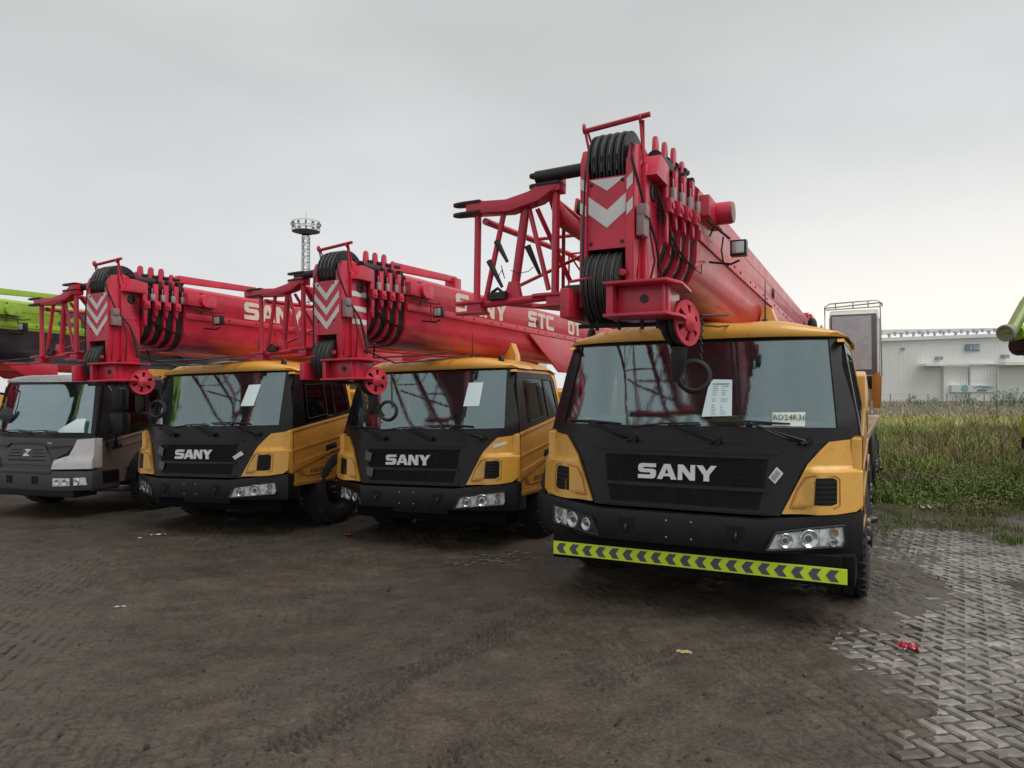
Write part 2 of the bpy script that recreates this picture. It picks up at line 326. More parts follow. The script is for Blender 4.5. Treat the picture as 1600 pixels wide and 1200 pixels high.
def ground_h(x, y):
    m = mud_mask(x, y); f = field_mask(x, y)
    h = base_z(x, y) - .011 + m * .020 + m * (fbm(x, y, 3.2, 5, 5) - .5) * .050 + (fbm(x, y, 12, 3, 6) - .5) * .016 * (.3 + m)
    u_ = (x * math.cos(R(13.5)) + y * math.sin(R(13.5))) / .100; v_ = (-x * math.sin(R(13.5)) + y * math.cos(R(13.5))) / .100
    iu, iv = np.floor(u_), np.floor(v_); c_ = np.mod(iu + iv, 4); fu, fv = u_ - iu, v_ - iv
    du = np.where(c_ == 0, np.minimum(fu, 9), np.where(c_ == 1, 1 - fu, np.minimum(fu, 1 - fu))); dv = np.where(c_ == 2, fv, np.where(c_ == 3, 1 - fv, np.minimum(fv, 1 - fv)))
    gr_ = smooth(1 - np.minimum(du, dv) / .16)
    h = h + (fbm(x, y, 7, 3, 8) - .5) * .016 * smooth(m / .35) - gr_ * (.004 + .015 * smooth((fbm(x, y, 1.1, 4, 14) - .46) / .12)) * (.35 + .65 * smooth((1.2 - m) / .5)) * smooth((fbm(x, y, 2.1, 3, 15) - .30) / .2)
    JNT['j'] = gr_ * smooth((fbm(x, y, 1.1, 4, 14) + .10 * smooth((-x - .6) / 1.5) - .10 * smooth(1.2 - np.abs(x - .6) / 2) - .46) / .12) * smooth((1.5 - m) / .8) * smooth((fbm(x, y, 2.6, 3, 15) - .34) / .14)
    h = h + .010 * smooth((fbm(x, y, 1.7, 4, 17) - .55) / .06) * m
    for (x0, y0, x1, y1, w, d) in TR:
        dx, dy = x1 - x0, y1 - y0; L = math.hypot(dx, dy); ux, uy = dx / L, dy / L
        s = (x - x0) * ux + (y - y0) * uy; t = (x - x0) * uy - (y - y0) * ux + .06 * np.sin(s * 1.7)
        inside = smooth((w / 2 - np.abs(t)) / .03) * smooth(s / .3) * smooth((L - s) / .3) * smooth((fbm(x, y, 2.3, 2, 31) - .36) / .12)
        q_ = (t / w + .5) * 4; rib = np.floor(q_); fr_ = q_ - rib
        tread = smooth((np.sin((s + rib * .031 + (fr_ - .5) * .02 * np.where(np.mod(rib, 2) > 0, 1, -1)) * 2 * math.pi / .062) + .1) / .35) * smooth((.5 - np.abs(fr_ - .5)) / .12)
        h = h + inside * (-.30 * d + d * (tread - .5) * 1.35) * m
    return h * (1 - f) + f * (base_z(x, y) + .02 + .10 * fbm(x, y, .25, 3, 9))
def lines(fine0, fine1, step, outs):
    a = list(np.arange(fine0, fine1, step)); v = step; p = fine0; left = []
    while p > outs[0]: v *= 1.28; p -= v; left.append(p)
    v = step; p = a[-1]; right = []
    while p < outs[1]: v *= 1.28; p += v; right.append(p)
    return np.array(left[::-1] + a + right)
xs = lines(-5.2, 6.6, .0145, (-3500, 3500)); ys = lines(0, .011, .011, (0, 1))
_y = [3.35]
while _y[-1] < 10.4: _y.append(_y[-1] + min(.030, .0105 * (_y[-1] / 3.5) ** 2))
_v = .03; _lo = []; _p = 3.35
while _p > -300: _v *= 1.3; _p -= _v; _lo.append(_p)
_v = .03; _hi = []; _p = _y[-1]
while _p < 5000: _v *= 1.22; _p += _v; _hi.append(_p)
ys = np.array(_lo[::-1] + _y + _hi)
X, Y = np.meshgrid(xs, ys); far = np.hypot(X, Y) > 300
Z = np.where(far, 0, ground_h(np.clip(X, -400, 400), np.clip(Y, -400, 400)))
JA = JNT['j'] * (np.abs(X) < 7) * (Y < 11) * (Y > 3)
nx, ny = len(xs), len(ys)
co = np.stack([X, Y, Z], -1).reshape(-1, 3).astype(np.float32)
idx = np.arange(nx * ny).reshape(ny, nx)
quads = np.stack([idx[:-1, :-1], idx[:-1, 1:], idx[1:, 1:], idx[1:, :-1]], -1).reshape(-1, 4)
def np_mesh(name, co, faces, k, mats, attrs=None, smooth_=True):
    me = bpy.data.meshes.new(name); me.vertices.add(len(co)); me.vertices.foreach_set('co', co.astype(np.float32).ravel())
    n = len(faces); me.loops.add(n * k); me.loops.foreach_set('vertex_index', faces.astype(np.int32).ravel())
    me.polygons.add(n); me.polygons.foreach_set('loop_start', np.arange(0, n * k, k, dtype=np.int32)); me.polygons.foreach_set('loop_total', np.full(n, k, dtype=np.int32))
    me.update(calc_edges=True); me.validate()
    if smooth_: me.polygons.foreach_set('use_smooth', [True] * n)
    for m in mats: me.materials.append(m)
    for an, (typ, dat) in (attrs or {}).items():
        a = me.attributes.new(an, typ, 'POINT'); a.data.foreach_set('value' if typ == 'FLOAT' else 'color', dat.astype(np.float32).ravel())
    o = bpy.data.objects.new(name, me); COL.objects.link(o); return o
def ground_material():
    m = bpy.data.materials.new('muddy_ground'); m.use_nodes = True; nt = m.node_tree; L = nt.links.new; p = nt.nodes['Principled BSDF']
    N = lambda t, **k: (lambda n: ([setattr(n, a, b) for a, b in k.items()], n)[1])(nt.nodes.new(t))
    tc = N('ShaderNodeTexCoord')
    def noise(s, d=6, r=.6): n = N('ShaderNodeTexNoise'); n.inputs['Scale'].default_value = s; n.inputs['Detail'].default_value = d; n.inputs['Roughness'].default_value = r; L(tc.outputs['Object'], n.inputs['Vector']); return n
    def ramp(src, *st):
        r = N('ShaderNodeValToRGB'); L(src, r.inputs[0]); e = r.color_ramp.elements
        e[0].position, e[0].color = st[0][0], (*st[0][1], 1); e[1].position, e[1].color = st[-1][0], (*st[-1][1], 1)
        for q, c in st[1:-1]: k = e.new(q); k.color = (*c, 1)
        return r.outputs[0]
    def mix(f, a, b, bt='MIX'):
        x = N('ShaderNodeMix', data_type='RGBA', blend_type=bt)
        if isinstance(f, (int, float)): x.inputs['Factor'].default_value = f
        else: L(f, x.inputs['Factor'])
        for s_, v in (('A', a), ('B', b)):
            if isinstance(v, tuple): x.inputs[s_].default_value = (*v, 1)
            else: L(v, x.inputs[s_])
        return x.outputs['Result']
    big = noise(.45, 5, .55); mid = noise(3, 8, .65); fine = noise(40, 4, .7); grit = noise(160, 2, .5)
    mud = ramp(big.outputs['Fac'], (.36, (.050, .037, .027)), (.47, (.104, .080, .058)), (.55, (.092, .063, .040)), (.62, (.036, .027, .020)))
    mud = mix(.6, mud, ramp(mid.outputs['Fac'], (.36, (.020, .015, .011)), (.5, (.082, .062, .044)), (.68, (.185, .148, .105))))
    mud = mix(.42, mud, ramp(fine.outputs['Fac'], (.35, (.022, .018, .014)), (.65, (.20, .165, .13))))
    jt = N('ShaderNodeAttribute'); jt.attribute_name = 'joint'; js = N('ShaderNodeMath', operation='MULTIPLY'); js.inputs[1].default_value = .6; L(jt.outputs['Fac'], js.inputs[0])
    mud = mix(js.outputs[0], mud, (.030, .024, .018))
    vor = N('ShaderNodeTexVoronoi'); vor.inputs['Scale'].default_value = 26; L(tc.outputs['Object'], vor.inputs['Vector'])
    sp = N('ShaderNodeMapRange'); sp.inputs[1].default_value = .16; sp.inputs[2].default_value = .06; sp.inputs[4].default_value = .8; L(vor.outputs['Distance'], sp.inputs[0])
    spm = N('ShaderNodeMath', operation='MULTIPLY'); L(sp.outputs[0], spm.inputs[0]); L(ramp(noise(2.2, 4, .6).outputs['Fac'], (.45, (0, 0, 0)), (.62, (1, 1, 1))), spm.inputs[1])
    mud = mix(spm.outputs[0], mud, (.028, .022, .017))
    vo2 = N('ShaderNodeTexVoronoi'); vo2.inputs['Scale'].default_value = 60; L(tc.outputs['Object'], vo2.inputs['Vector'])
    sq = N('ShaderNodeMapRange'); sq.inputs[1].default_value = .10; sq.inputs[2].default_value = .05; sq.inputs[4].default_value = .55; L(vo2.outputs['Distance'], sq.inputs[0])
    mud = mix(sq.outputs[0], mud, (.20, .18, .15))
    at = N('ShaderNodeAttribute'); at.attribute_name = 'field'
    ff = ramp(noise(1.7, 6, .6).outputs['Fac'], (.3, (.055, .070, .022)), (.5, (.10, .105, .035)), (.7, (.13, .10, .055)))
    L(mix(at.outputs['Fac'], mud, ff), p.inputs['Base Color'])
    rr = N('ShaderNodeMapRange'); rr.inputs[1].default_value = .35; rr.inputs[2].default_value = .65; rr.inputs[3].default_value = .62; rr.inputs[4].default_value = .24; L(big.outputs['Fac'], rr.inputs[0])
    ra = N('ShaderNodeMath', operation='MAXIMUM'); L(rr.outputs[0], ra.inputs[0]); L(at.outputs['Fac'], ra.inputs[1]); L(ra.outputs[0], p.inputs['Roughness'])
    p.inputs['Specular IOR Level'].default_value = .4
    ad = N('ShaderNodeMath', operation='ADD'); L(fine.outputs['Fac'], ad.inputs[0]); L(grit.outputs['Fac'], ad.inputs[1])
    bp = N('ShaderNodeBump'); bp.inputs['Strength'].default_value = .9; bp.inputs['Distance'].default_value = .010; L(ad.outputs[0], bp.inputs['Height']); L(bp.outputs[0], p.inputs['Normal'])
    return m
fm = np.where(far, 1, field_mask(np.clip(X, -400, 400), np.clip(Y, -400, 400)))
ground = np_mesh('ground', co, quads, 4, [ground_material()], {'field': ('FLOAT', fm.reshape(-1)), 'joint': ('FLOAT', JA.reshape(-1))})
ground['kind'] = 'structure'

# herringbone pavers: nearest ones singly, the rest joined
def paver_material():
    m = bpy.data.materials.new('wet_concrete_paver'); m.use_nodes = True; nt = m.node_tree; L = nt.links.new; p = nt.nodes['Principled BSDF']
    N = lambda t, **k: (lambda n: ([setattr(n, a, b) for a, b in k.items()], n)[1])(nt.nodes.new(t))
    ge = N('ShaderNodeNewGeometry'); oi_ = N('ShaderNodeObjectInfo')
    def noise(s_, d, r): n = N('ShaderNodeTexNoise'); n.inputs['Scale'].default_value = s_; n.inputs['Detail'].default_value = d; n.inputs['Roughness'].default_value = r; L(ge.outputs['Position'], n.inputs['Vector']); return n.outputs['Fac']
    def mr_(src, a, b, c, d): r = N('ShaderNodeMapRange'); r.inputs[1].default_value = a; r.inputs[2].default_value = b; r.inputs[3].default_value = c; r.inputs[4].default_value = d; L(src, r.inputs[0]); return r.outputs[0]
    def mix(f, a, b):
        x = N('ShaderNodeMix', data_type='RGBA'); L(f, x.inputs['Factor'])
        for q, v in (('A', a), ('B', b)):
            if isinstance(v, tuple): x.inputs[q].default_value = (*v, 1)
            else: L(v, x.inputs[q])
        return x.outputs['Result']
    base = mix(mr_(noise(7, 6, .65), .35, .65, 0, 1), (.12, .108, .092), (.32, .295, .255))
    per = mr_(noise(4.1, 1, .5), .35, .65, .72, 1.2); hs = N('ShaderNodeHueSaturation'); L(base, hs.inputs['Color']); L(per, hs.inputs['Value'])
    grit = mix(mr_(noise(230, 2, .6), .45, .7, 0, .6), hs.outputs[0], (.06, .052, .045))
    sx = N('ShaderNodeSeparateXYZ'); L(ge.outputs['Position'], sx.inputs[0])
    side = mr_(sx.outputs['X'], 2.6, .2, 0, .30); ad = N('ShaderNodeMath', operation='ADD'); L(noise(1.3, 8, .66), ad.inputs[0]); L(side, ad.inputs[1])
    film = mix(mr_(ad.outputs[0], .47, .60, 0, .93), grit, (.068, .052, .038))
    moss = mix(mr_(noise(2.3, 4, .6), .58, .72, 0, .5), film, (.075, .080, .035))
    L(moss, p.inputs['Base Color'])
    L(mr_(noise(3.3, 5, .6), .35, .65, .17, .50), p.inputs['Roughness'])
    bp = N('ShaderNodeBump'); bp.inputs['Strength'].default_value = .6; bp.inputs['Distance'].default_value = .004; L(noise(60, 6, .75), bp.inputs['Height']); L(bp.outputs[0], p.inputs['Normal'])
    return m
PAV = paver_material()
U = .100; ANG = R(13.5); ca, sa = math.cos(ANG), math.sin(ANG)
cells = []
for i in range(-90, 150):
    for j in range(-20, 150):
        c = (i + j) % 4
        if c == 0: cx, cy, w, d = i + 1, j + .5, 2, 1
        elif c == 2: cx, cy, w, d = i + .5, j + 1, 1, 2
        else: continue
        x = (cx * ca - cy * sa) * U; y = (cx * sa + cy * ca) * U
        cells.append((x, y, w, d))
cells = np.array(cells)
cxs, cys = cells[:, 0], cells[:, 1]
mm = mud_mask(cxs, cys)
keep = (cys > 3.0) & (cys < 11.6) & (cxs > -6.5) & (cxs < 9) & (mm < .66) & (field_mask(cxs, cys) < .4)
cells = cells[keep]; mmk = mm[keep]
inview = (np.abs(cells[:, 0]) / cells[:, 1] < .70) & (cells[:, 1] > 3.55)
vis = 1 / (cells[:, 1] ** 2) * inview * np.where(mmk < .5, 1, .3)
order = np.argsort(-vis); single = set(order[:300].tolist())
def paver_geom(w, d, seed):
    r = random.Random(seed); g_ = .0085; hw, hd = w * U / 2 - g_, d * U / 2 - g_; b = .014
    nub = .005
    def ring(ins, z):
        pts = []
        for (sx, sy) in ((-1, -1), (1, -1), (1, 1), (-1, 1)):
            pts.append(((hw - ins) * sx, (hd - ins) * sy, z))
        # wavy long edges
        o = []
        for k in range(4):
            p, q = pts[k], pts[(k + 1) % 4]; o.append(p)
            for f in (.36, .64):
                e = nub * (1 if f < .5 else -1) * (1 if k < 2 else -1); lng = (w > d and k in (0, 2)) or (d > w and k in (1, 3))
                o.append((p[0] * (1 - f) + q[0] * f + (e if lng and k in (1, 3) else 0), p[1] * (1 - f) + q[1] * f + (e if lng and k in (0, 2) else 0), z))
        return o
    vs = ring(0, -.04) + ring(0, -b * .8) + ring(b, 0)
    n = 12; fs = [tuple(range(2 * n, 3 * n))] + [(a * n + k, a * n + (k + 1) % n, (a + 1) * n + (k + 1) % n, (a + 1) * n + k) for a in range(2) for k in range(n)]
    return vs, fs
pave = empty('pavement', (0, 0, 0), kind='structure')
pm = {}
for (w, d) in ((2, 1), (1, 2)):
    vs, fs = paver_geom(w, d, 1)
    me = bpy.data.meshes.new('paver'); me.from_pydata(vs, [], fs); me.materials.append(PAV); pm[(w, d)] = (me, vs, fs)
rest = MB()
for n_, (x, y, w, d) in enumerate(cells):
    z = float(base_z(np.array(x), np.array(y))) + random.gauss(0, .0025) + .0005
    me, vs, fs = pm[(int(w), int(d))]
    rot = Matrix.Rotation(ANG + random.gauss(0, .012), 4, 'Z') @ Matrix.Rotation(random.gauss(0, .018), 4, 'X') @ Matrix.Rotation(random.gauss(0, .018), 4, 'Y')
    M4 = Matrix.Translation((x, y, z)) @ rot
    if n_ in single:
        o = bpy.data.objects.new('paver', me); COL.objects.link(o); o.matrix_world = M4; o.parent = pave
    elif mmk[n_] < .62:
        rest.add([M4 @ Vector(v) for v in vs], fs)
rest.build('far_pavers', PAV, pave, smooth=0, kind='stuff')

# ------------------------------------------------------------------ crane pieces
def F(x, z):
    y = .10 + .08 * (z - .95) / .65 if z < 1.6 else .18 + .32 * (z - 1.6) / .75
    a = max(0, abs(x) - .5) / .8
    return y + .30 * a * a
def off(fn, d): return lambda a, b: fn(a, b) - d
def FB(x, z): return .36 * max(0, abs(x) - .69) / .69        # bumper facets
def lean(z): return 1.38 - .15 * max(0, z - 1.5) / .85        # outer skin of the cab side
def mir(pts, s): return [(p[0] * s, p[1]) for p in pts]

def make_wheel(parent, x, y, r=.54, s=1, drum=False):
    t = MB()
    w = .30
    t.lathe((x, y, r), (s, 0, 0), [(-w, r * .62), (-w, r * .93), (-w * .93, r * .985), (-w * .8, r), (-w * .2, r), (-w * .07, r * .985), (0, r * .93), (.012, r * .80), (0, r * .62), (-.03, r * .58)], 40)
    for k in range(40):
        a = 2 * math.pi * k / 40
        for u in (-.26, -.15, -.04):
            rot = Matrix.Rotation(a * 1, 3, 'X')
            c = Vector((x + s * u, y, r)) + rot @ Vector((0, 0, r + .004))
            t.box(c - Vector((.04, .022, .008)), c + Vector((.04, .022, .008)), rot @ Matrix.Rotation(.3 * (1 if k % 2 else -1), 3, 'Z'))
    wh = t.build('wheel', RUB, parent)
    rm = MB(); rm.lathe((x, y, r), (s, 0, 0), [(-.03, r * .60), (-.012, r * .59), (-.05, r * .53), (-.10, r * .46), (-.08, r * .34), (-.04, r * .30), (-.02, r * .22), (.04, r * .20), (.05, .001)], 32)
    rm.build('rim', DST, wh)
    nt = MB()
    for k in range(10):
        a = 2 * math.pi * k / 10; c = Vector((x + s * -.03, y + math.cos(a) * r * .27, r + math.sin(a) * r * .27))
        nt.lathe(c, (s, 0, 0), [(-.02, .024), (.05, .022), (.062, .001)], 6)
    nt.build('wheel_nut', STL, wh, smooth=0)
    return wh

def make_carrier(root, body, deckcol, wz=0.):
    """chassis, deck, wheels, outriggers, turntable house shared by every crane"""
    m = MB(); m.box((-.55, .9, .62), (.55, 11.4, .98)); m.box((-.42, .3, .5), (.42, 1.2, .8))
    m.build('chassis_frame', DST, root, bev=.01)
    m = MB(); m.box((-1.36, 2.08, 1.34), (1.36, 11.5, 1.43)); 
    m.build('deck', deckcol, root, bev=.012)
    m = MB()
    for k in range(5): m.box((1.02, 2.2 + k * .62, 1.434), (1.33, 2.72 + k * .62, 1.45))
    m.build('step_plate', STL, root)
    for s in (-1, 1):
        m = MB(); m.prism([(2.06, .55), (2.06, 1.34), (2.9, 1.34), (2.9, .55)], 'x', s * .95, s * 1.33)
        m.build('side_locker', BLK, root, bev=.02)
        m = MB(); m.prism([(5.9, .75), (5.9, 1.33), (8.2, 1.33), (8.2, .75)], 'x', s * .95, s * 1.33)
        m.build('side_locker', BLK, root, bev=.02)
        for y in (3.2, 9.9):
            m = MB(); m.box((s * .8, y, .62), (s * 1.36, y + .34, 1.0)); m.tube([(s * 1.24, y + .17, 1.28), (s * 1.24, y + .17, .45)], .07, 12); m.disc((s * 1.24, y + .17, .42), (0, 0, 1), .2, .05)
            m.build('outrigger', BLK, root, bev=.01)
        for y in (1.55, 4.6, 8.6, 9.95)[:]:
            make_wheel(root, s * (1.38 if y < 2 else 1.33), y, s=s).location.z = wz
        # mudguard over front wheel
        m = MB(); m.lathe((s * .98, 1.55, .54), (s, 0, 0), [(0, .64), (.36, .64), (.36, .67), (0, .67), (0, .64)], 16, R(-75), R(80))
        m.build('mudguard', BLK, root)
    for y in (1.55, 4.6, 8.6, 9.95):
        m = MB(); m.tube([(-1.1, y, .54), (1.1, y, .54)], .09, 10); m.build('axle', DST, root)
    # superstructure: side plates, winch, counterweight
    m = MB(); m.lathe((0, 7.2, 1.43), (0, 0, 1), [(0, .62), (.16, .62), (.16, .01)], 28); m.build('turntable', DST, root)
    for s in (-1, 1):
        m = MB(); m.prism([(5.9, 1.6), (9.4, 1.6), (9.6, 2.1), (9.3, 3.0), (8.6, 3.15), (7.6, 2.4), (5.9, 2.0)], 'x', s * .42, s * .46)
        m.build('turret_plate', body, root, bev=.006)
    m = MB(); m.tube([(-.4, 9.4, 2.3), (.4, 9.4, 2.3)], .28, 20); m.build('winch_drum', ROP, root)
    m = MB(); m.box((-1.2, 9.9, 1.6), (1.2, 10.8, 2.35)); m.build('counterweight', body, root, bev=.05)
    m = MB(); m.tube([(0, 3.4, 2.0), (0, 6.2, 1.75)], .13, 16); m.tube([(0, 1.2, 2.42), (0, 3.5, 2.0)], .085, 12); m.build('luffing_cylinder', DST, root)

def make_boom_rest(root, c):
    m = MB(); m.prism([(-.50, 1.43), (.50, 1.43), (.50, 2.62), (.44, 2.80), (.36, 2.84), (.30, 2.62), (-.30, 2.62), (-.36, 2.84), (-.44, 2.80), (-.50, 2.62)], 'y', 2.25, 2.42); m.build('boom_rest', c, root, bev=.012)
def make_operator_cab(root, colr):
    m = MB(); x0, x1, y0, y1 = .52, 1.38, 9.3, 11.0
    m.prism([(y0 + .05, 1.75), (y1, 1.75), (y1, 3.48), (y0 + .22, 3.50), (y0, 3.35), (y0 - .03, 2.25)], 'x', x0, x1)
    cab = m.build('operator_cab', colr, root, bev=.05)
    m = MB(); f = lambda a, b: y0 - .04
    m.patch([(x0 + .03, 2.24), (x1 - .03, 2.24), (x1 - .03, 3.40), (x0 + .03, 3.40)], lambda a, b: y0 - .035 + max(0, b - 2.25) * .03, .03, 0)
    m.build('window_frame', mat('grey_seal', (.16, .16, .17), .5), cab, bev=.008)
    m = MB(); m.patch([(x0 + .06, 2.34), (x1 - .12, 2.34), (x1 - .12, 3.36), (x0 + .06, 3.36)], lambda a, b: y0 - .052 + max(0, b - 2.25) * .03, .01, 0)
    m.build('window', mat('sunscreen_grey_glass', (.50, .50, .54), .25, coat=.5), cab)
    m = MB(); m.prism([(y0 + .12, 2.3), (y0 + .8, 2.2), (y0 + .8, 3.3), (y0 + .2, 3.32)], 'x', x1 + .001, x1 + .02); m.build('side_window', MATS['sunscreen_grey_glass'], cab)
    m = MB(); r = .013
    m.tube([(x0 - .06, y0 - .12, 2.95), (x0 - .06, y0 - .12, 3.54), (x0 + .02, y0 - .12, 3.60), (x1 - .02, y0 - .12, 3.63), (x1 + .06, y0 - .10, 3.57), (x1 + .06, y0 + .2, 3.55)], r, 6)
    m.tube([(x0 - .06, y0 - .12, 3.52), (x1 + .04, y0 - .12, 3.58)], r, 6); m.tube([(x0 - .06, y0 + .2, 3.52), (x1 + .04, y0 + .2, 3.54)], r, 6)
    for k in (.15, .5, .8): m.tube([(x0 + k * .86, y0 - .12, 3.60 + .03 * k), (x0 + k * .86, y0 - .10, 3.50)], r * .8, 6)
    m.tube([(x1 + .03, y0 - .08, 3.6), (x1 + .05, y0 - .08, 2.2)], r, 6)
    m.build('guard_rail', STL, cab)
    m = MB(); m.box((x0 + .05, y0 - .05, 1.98), (x1, y0 + .1, 2.22)); m.build('cab_sill', BLK, cab, bev=.03)
    m = MB(); m.prism([(x1 - .10, 1.62), (x1 + .03, 1.62), (x1 + .05, 2.2), (x1 - .02, 2.30), (x1 - .12, 2.2)], 'y', y0 - .2, y0 + .3); m.build('cab_bracket', mat('orange_bracket_paint', (.50, .19, .025), .4), cab, bev=.01)

def make_lamp_cluster(root, s, style):
    """headlight set into the bumper facet"""
    if style == 'S': out = [(.70, .625), (.765, .765), (1.00, .80), (1.255, .825), (1.262, .70), (1.24, .655)]
    else: out = [(.74, .60), (.76, .73), (1.25, .735), (1.27, .61)]
    m = MB(); m.patch(mir(out, s), off(FB, .006), .02, .05); hl = m.build('headlight', LMP, root, bev=0)
    spots = [(.835, .705, .055), (1.00, .72, .068), (1.175, .765, .032), (1.17, .695, .034)] if style == 'S' else [(.84, .67, .05), (1.0, .67, .05), (1.15, .67, .045)]
    for k, (x, z, r) in enumerate(spots):
        c = Vector((x * s, FB(x, z) - .012, z)); ax = Vector((-.46 * s * -1, -.888, 0)) * 1
        ax = Vector((.463 * s, -.886, 0))
        m = MB(); m.lathe(c, ax, [(-.0, .001), (.004, r * .35), (.002, r * .55), (.012, r * .8), (.022, r), (.018, r * 1.08), (.0, r * 1.1)], 20)
        rf = m.build('reflector', AMB if (k == 2 and style == 'S') else CHR, hl)
    m = MB()
    for (x, z, r) in spots[:2] + spots[3:]: m.lathe(Vector((x * s, FB(x, z) - .012, z)), (.463 * s, -.886, 0), [(.022, .001), (.022, r * .3), (.0, r * .42)], 12)
    m.build('bulb', mat('bulb_grey', (.12, .12, .13), .2), hl)
    m = MB(); m.patch(mir([(1.08, .665), (1.12, .665), (1.12, .80), (1.08, .80)], s) if style == 'S' else mir([(.92, .62), (.925, .62), (.925, .72), (.92, .72)], s), off(FB, .022), .012, 0); m.build('reflector_bar', LMP, hl)
    m = MB(); m.patch(mir(out, s), off(FB, .040), .004, .05); m.build('lens', GLL, hl)
    m = MB()
    n = len(out)
    for k in range(n):
        a, b = out[k], out[(k + 1) % n]
        m.tube([(a[0] * s, FB(a[0], 0) - .02, a[1]), (b[0] * s, FB(b[0], 0) - .02, b[1])], .012, 6)
    m.build('lamp_rim', BLK, hl)

def make_interior(root, hazeitems=False):
    m = MB(); m.box((-1.15, .60, .95), (1.15, 1.95, 1.02)); m.box((-1.2, 1.92, .95), (1.2, 1.96, 2.34)); m.build('cab_back_wall', DASH, root)
    m = MB(); m.prism([(.42, 1.0), (.42, 1.50), (.55, 1.57), (.80, 1.54), (.85, 1.0)], 'x', -1.14, 1.14); m.build('dashboard', DASH, root, bev=.02)
    for x in (-.72, .0, .72):
        m = MB(); m.box((x - .25, 1.15, 1.02), (x + .25, 1.65, 1.35)); m.box((x - .24, 1.62, 1.3), (x + .24, 1.78, 2.0)); m.box((x - .13, 1.64, 2.0), (x + .13, 1.75, 2.2)); m.build('seat', SEAT, root, bev=.04)
    m = MB(); m.torus((.55, .95, 1.68), (0, -.5, .86), .21, .016, 28, 6); m.tube([(.55, .95, 1.68), (.55, .8, 1.45)], .03, 8); m.box((.36, .94, 1.665), (.74, .96, 1.69)); m.build('steering_wheel', BLK, root)
    m = MB(); m.box((.25, .72, 2.18), (.95, .74, 2.30)); m.build('sun_visor', DASH, root)

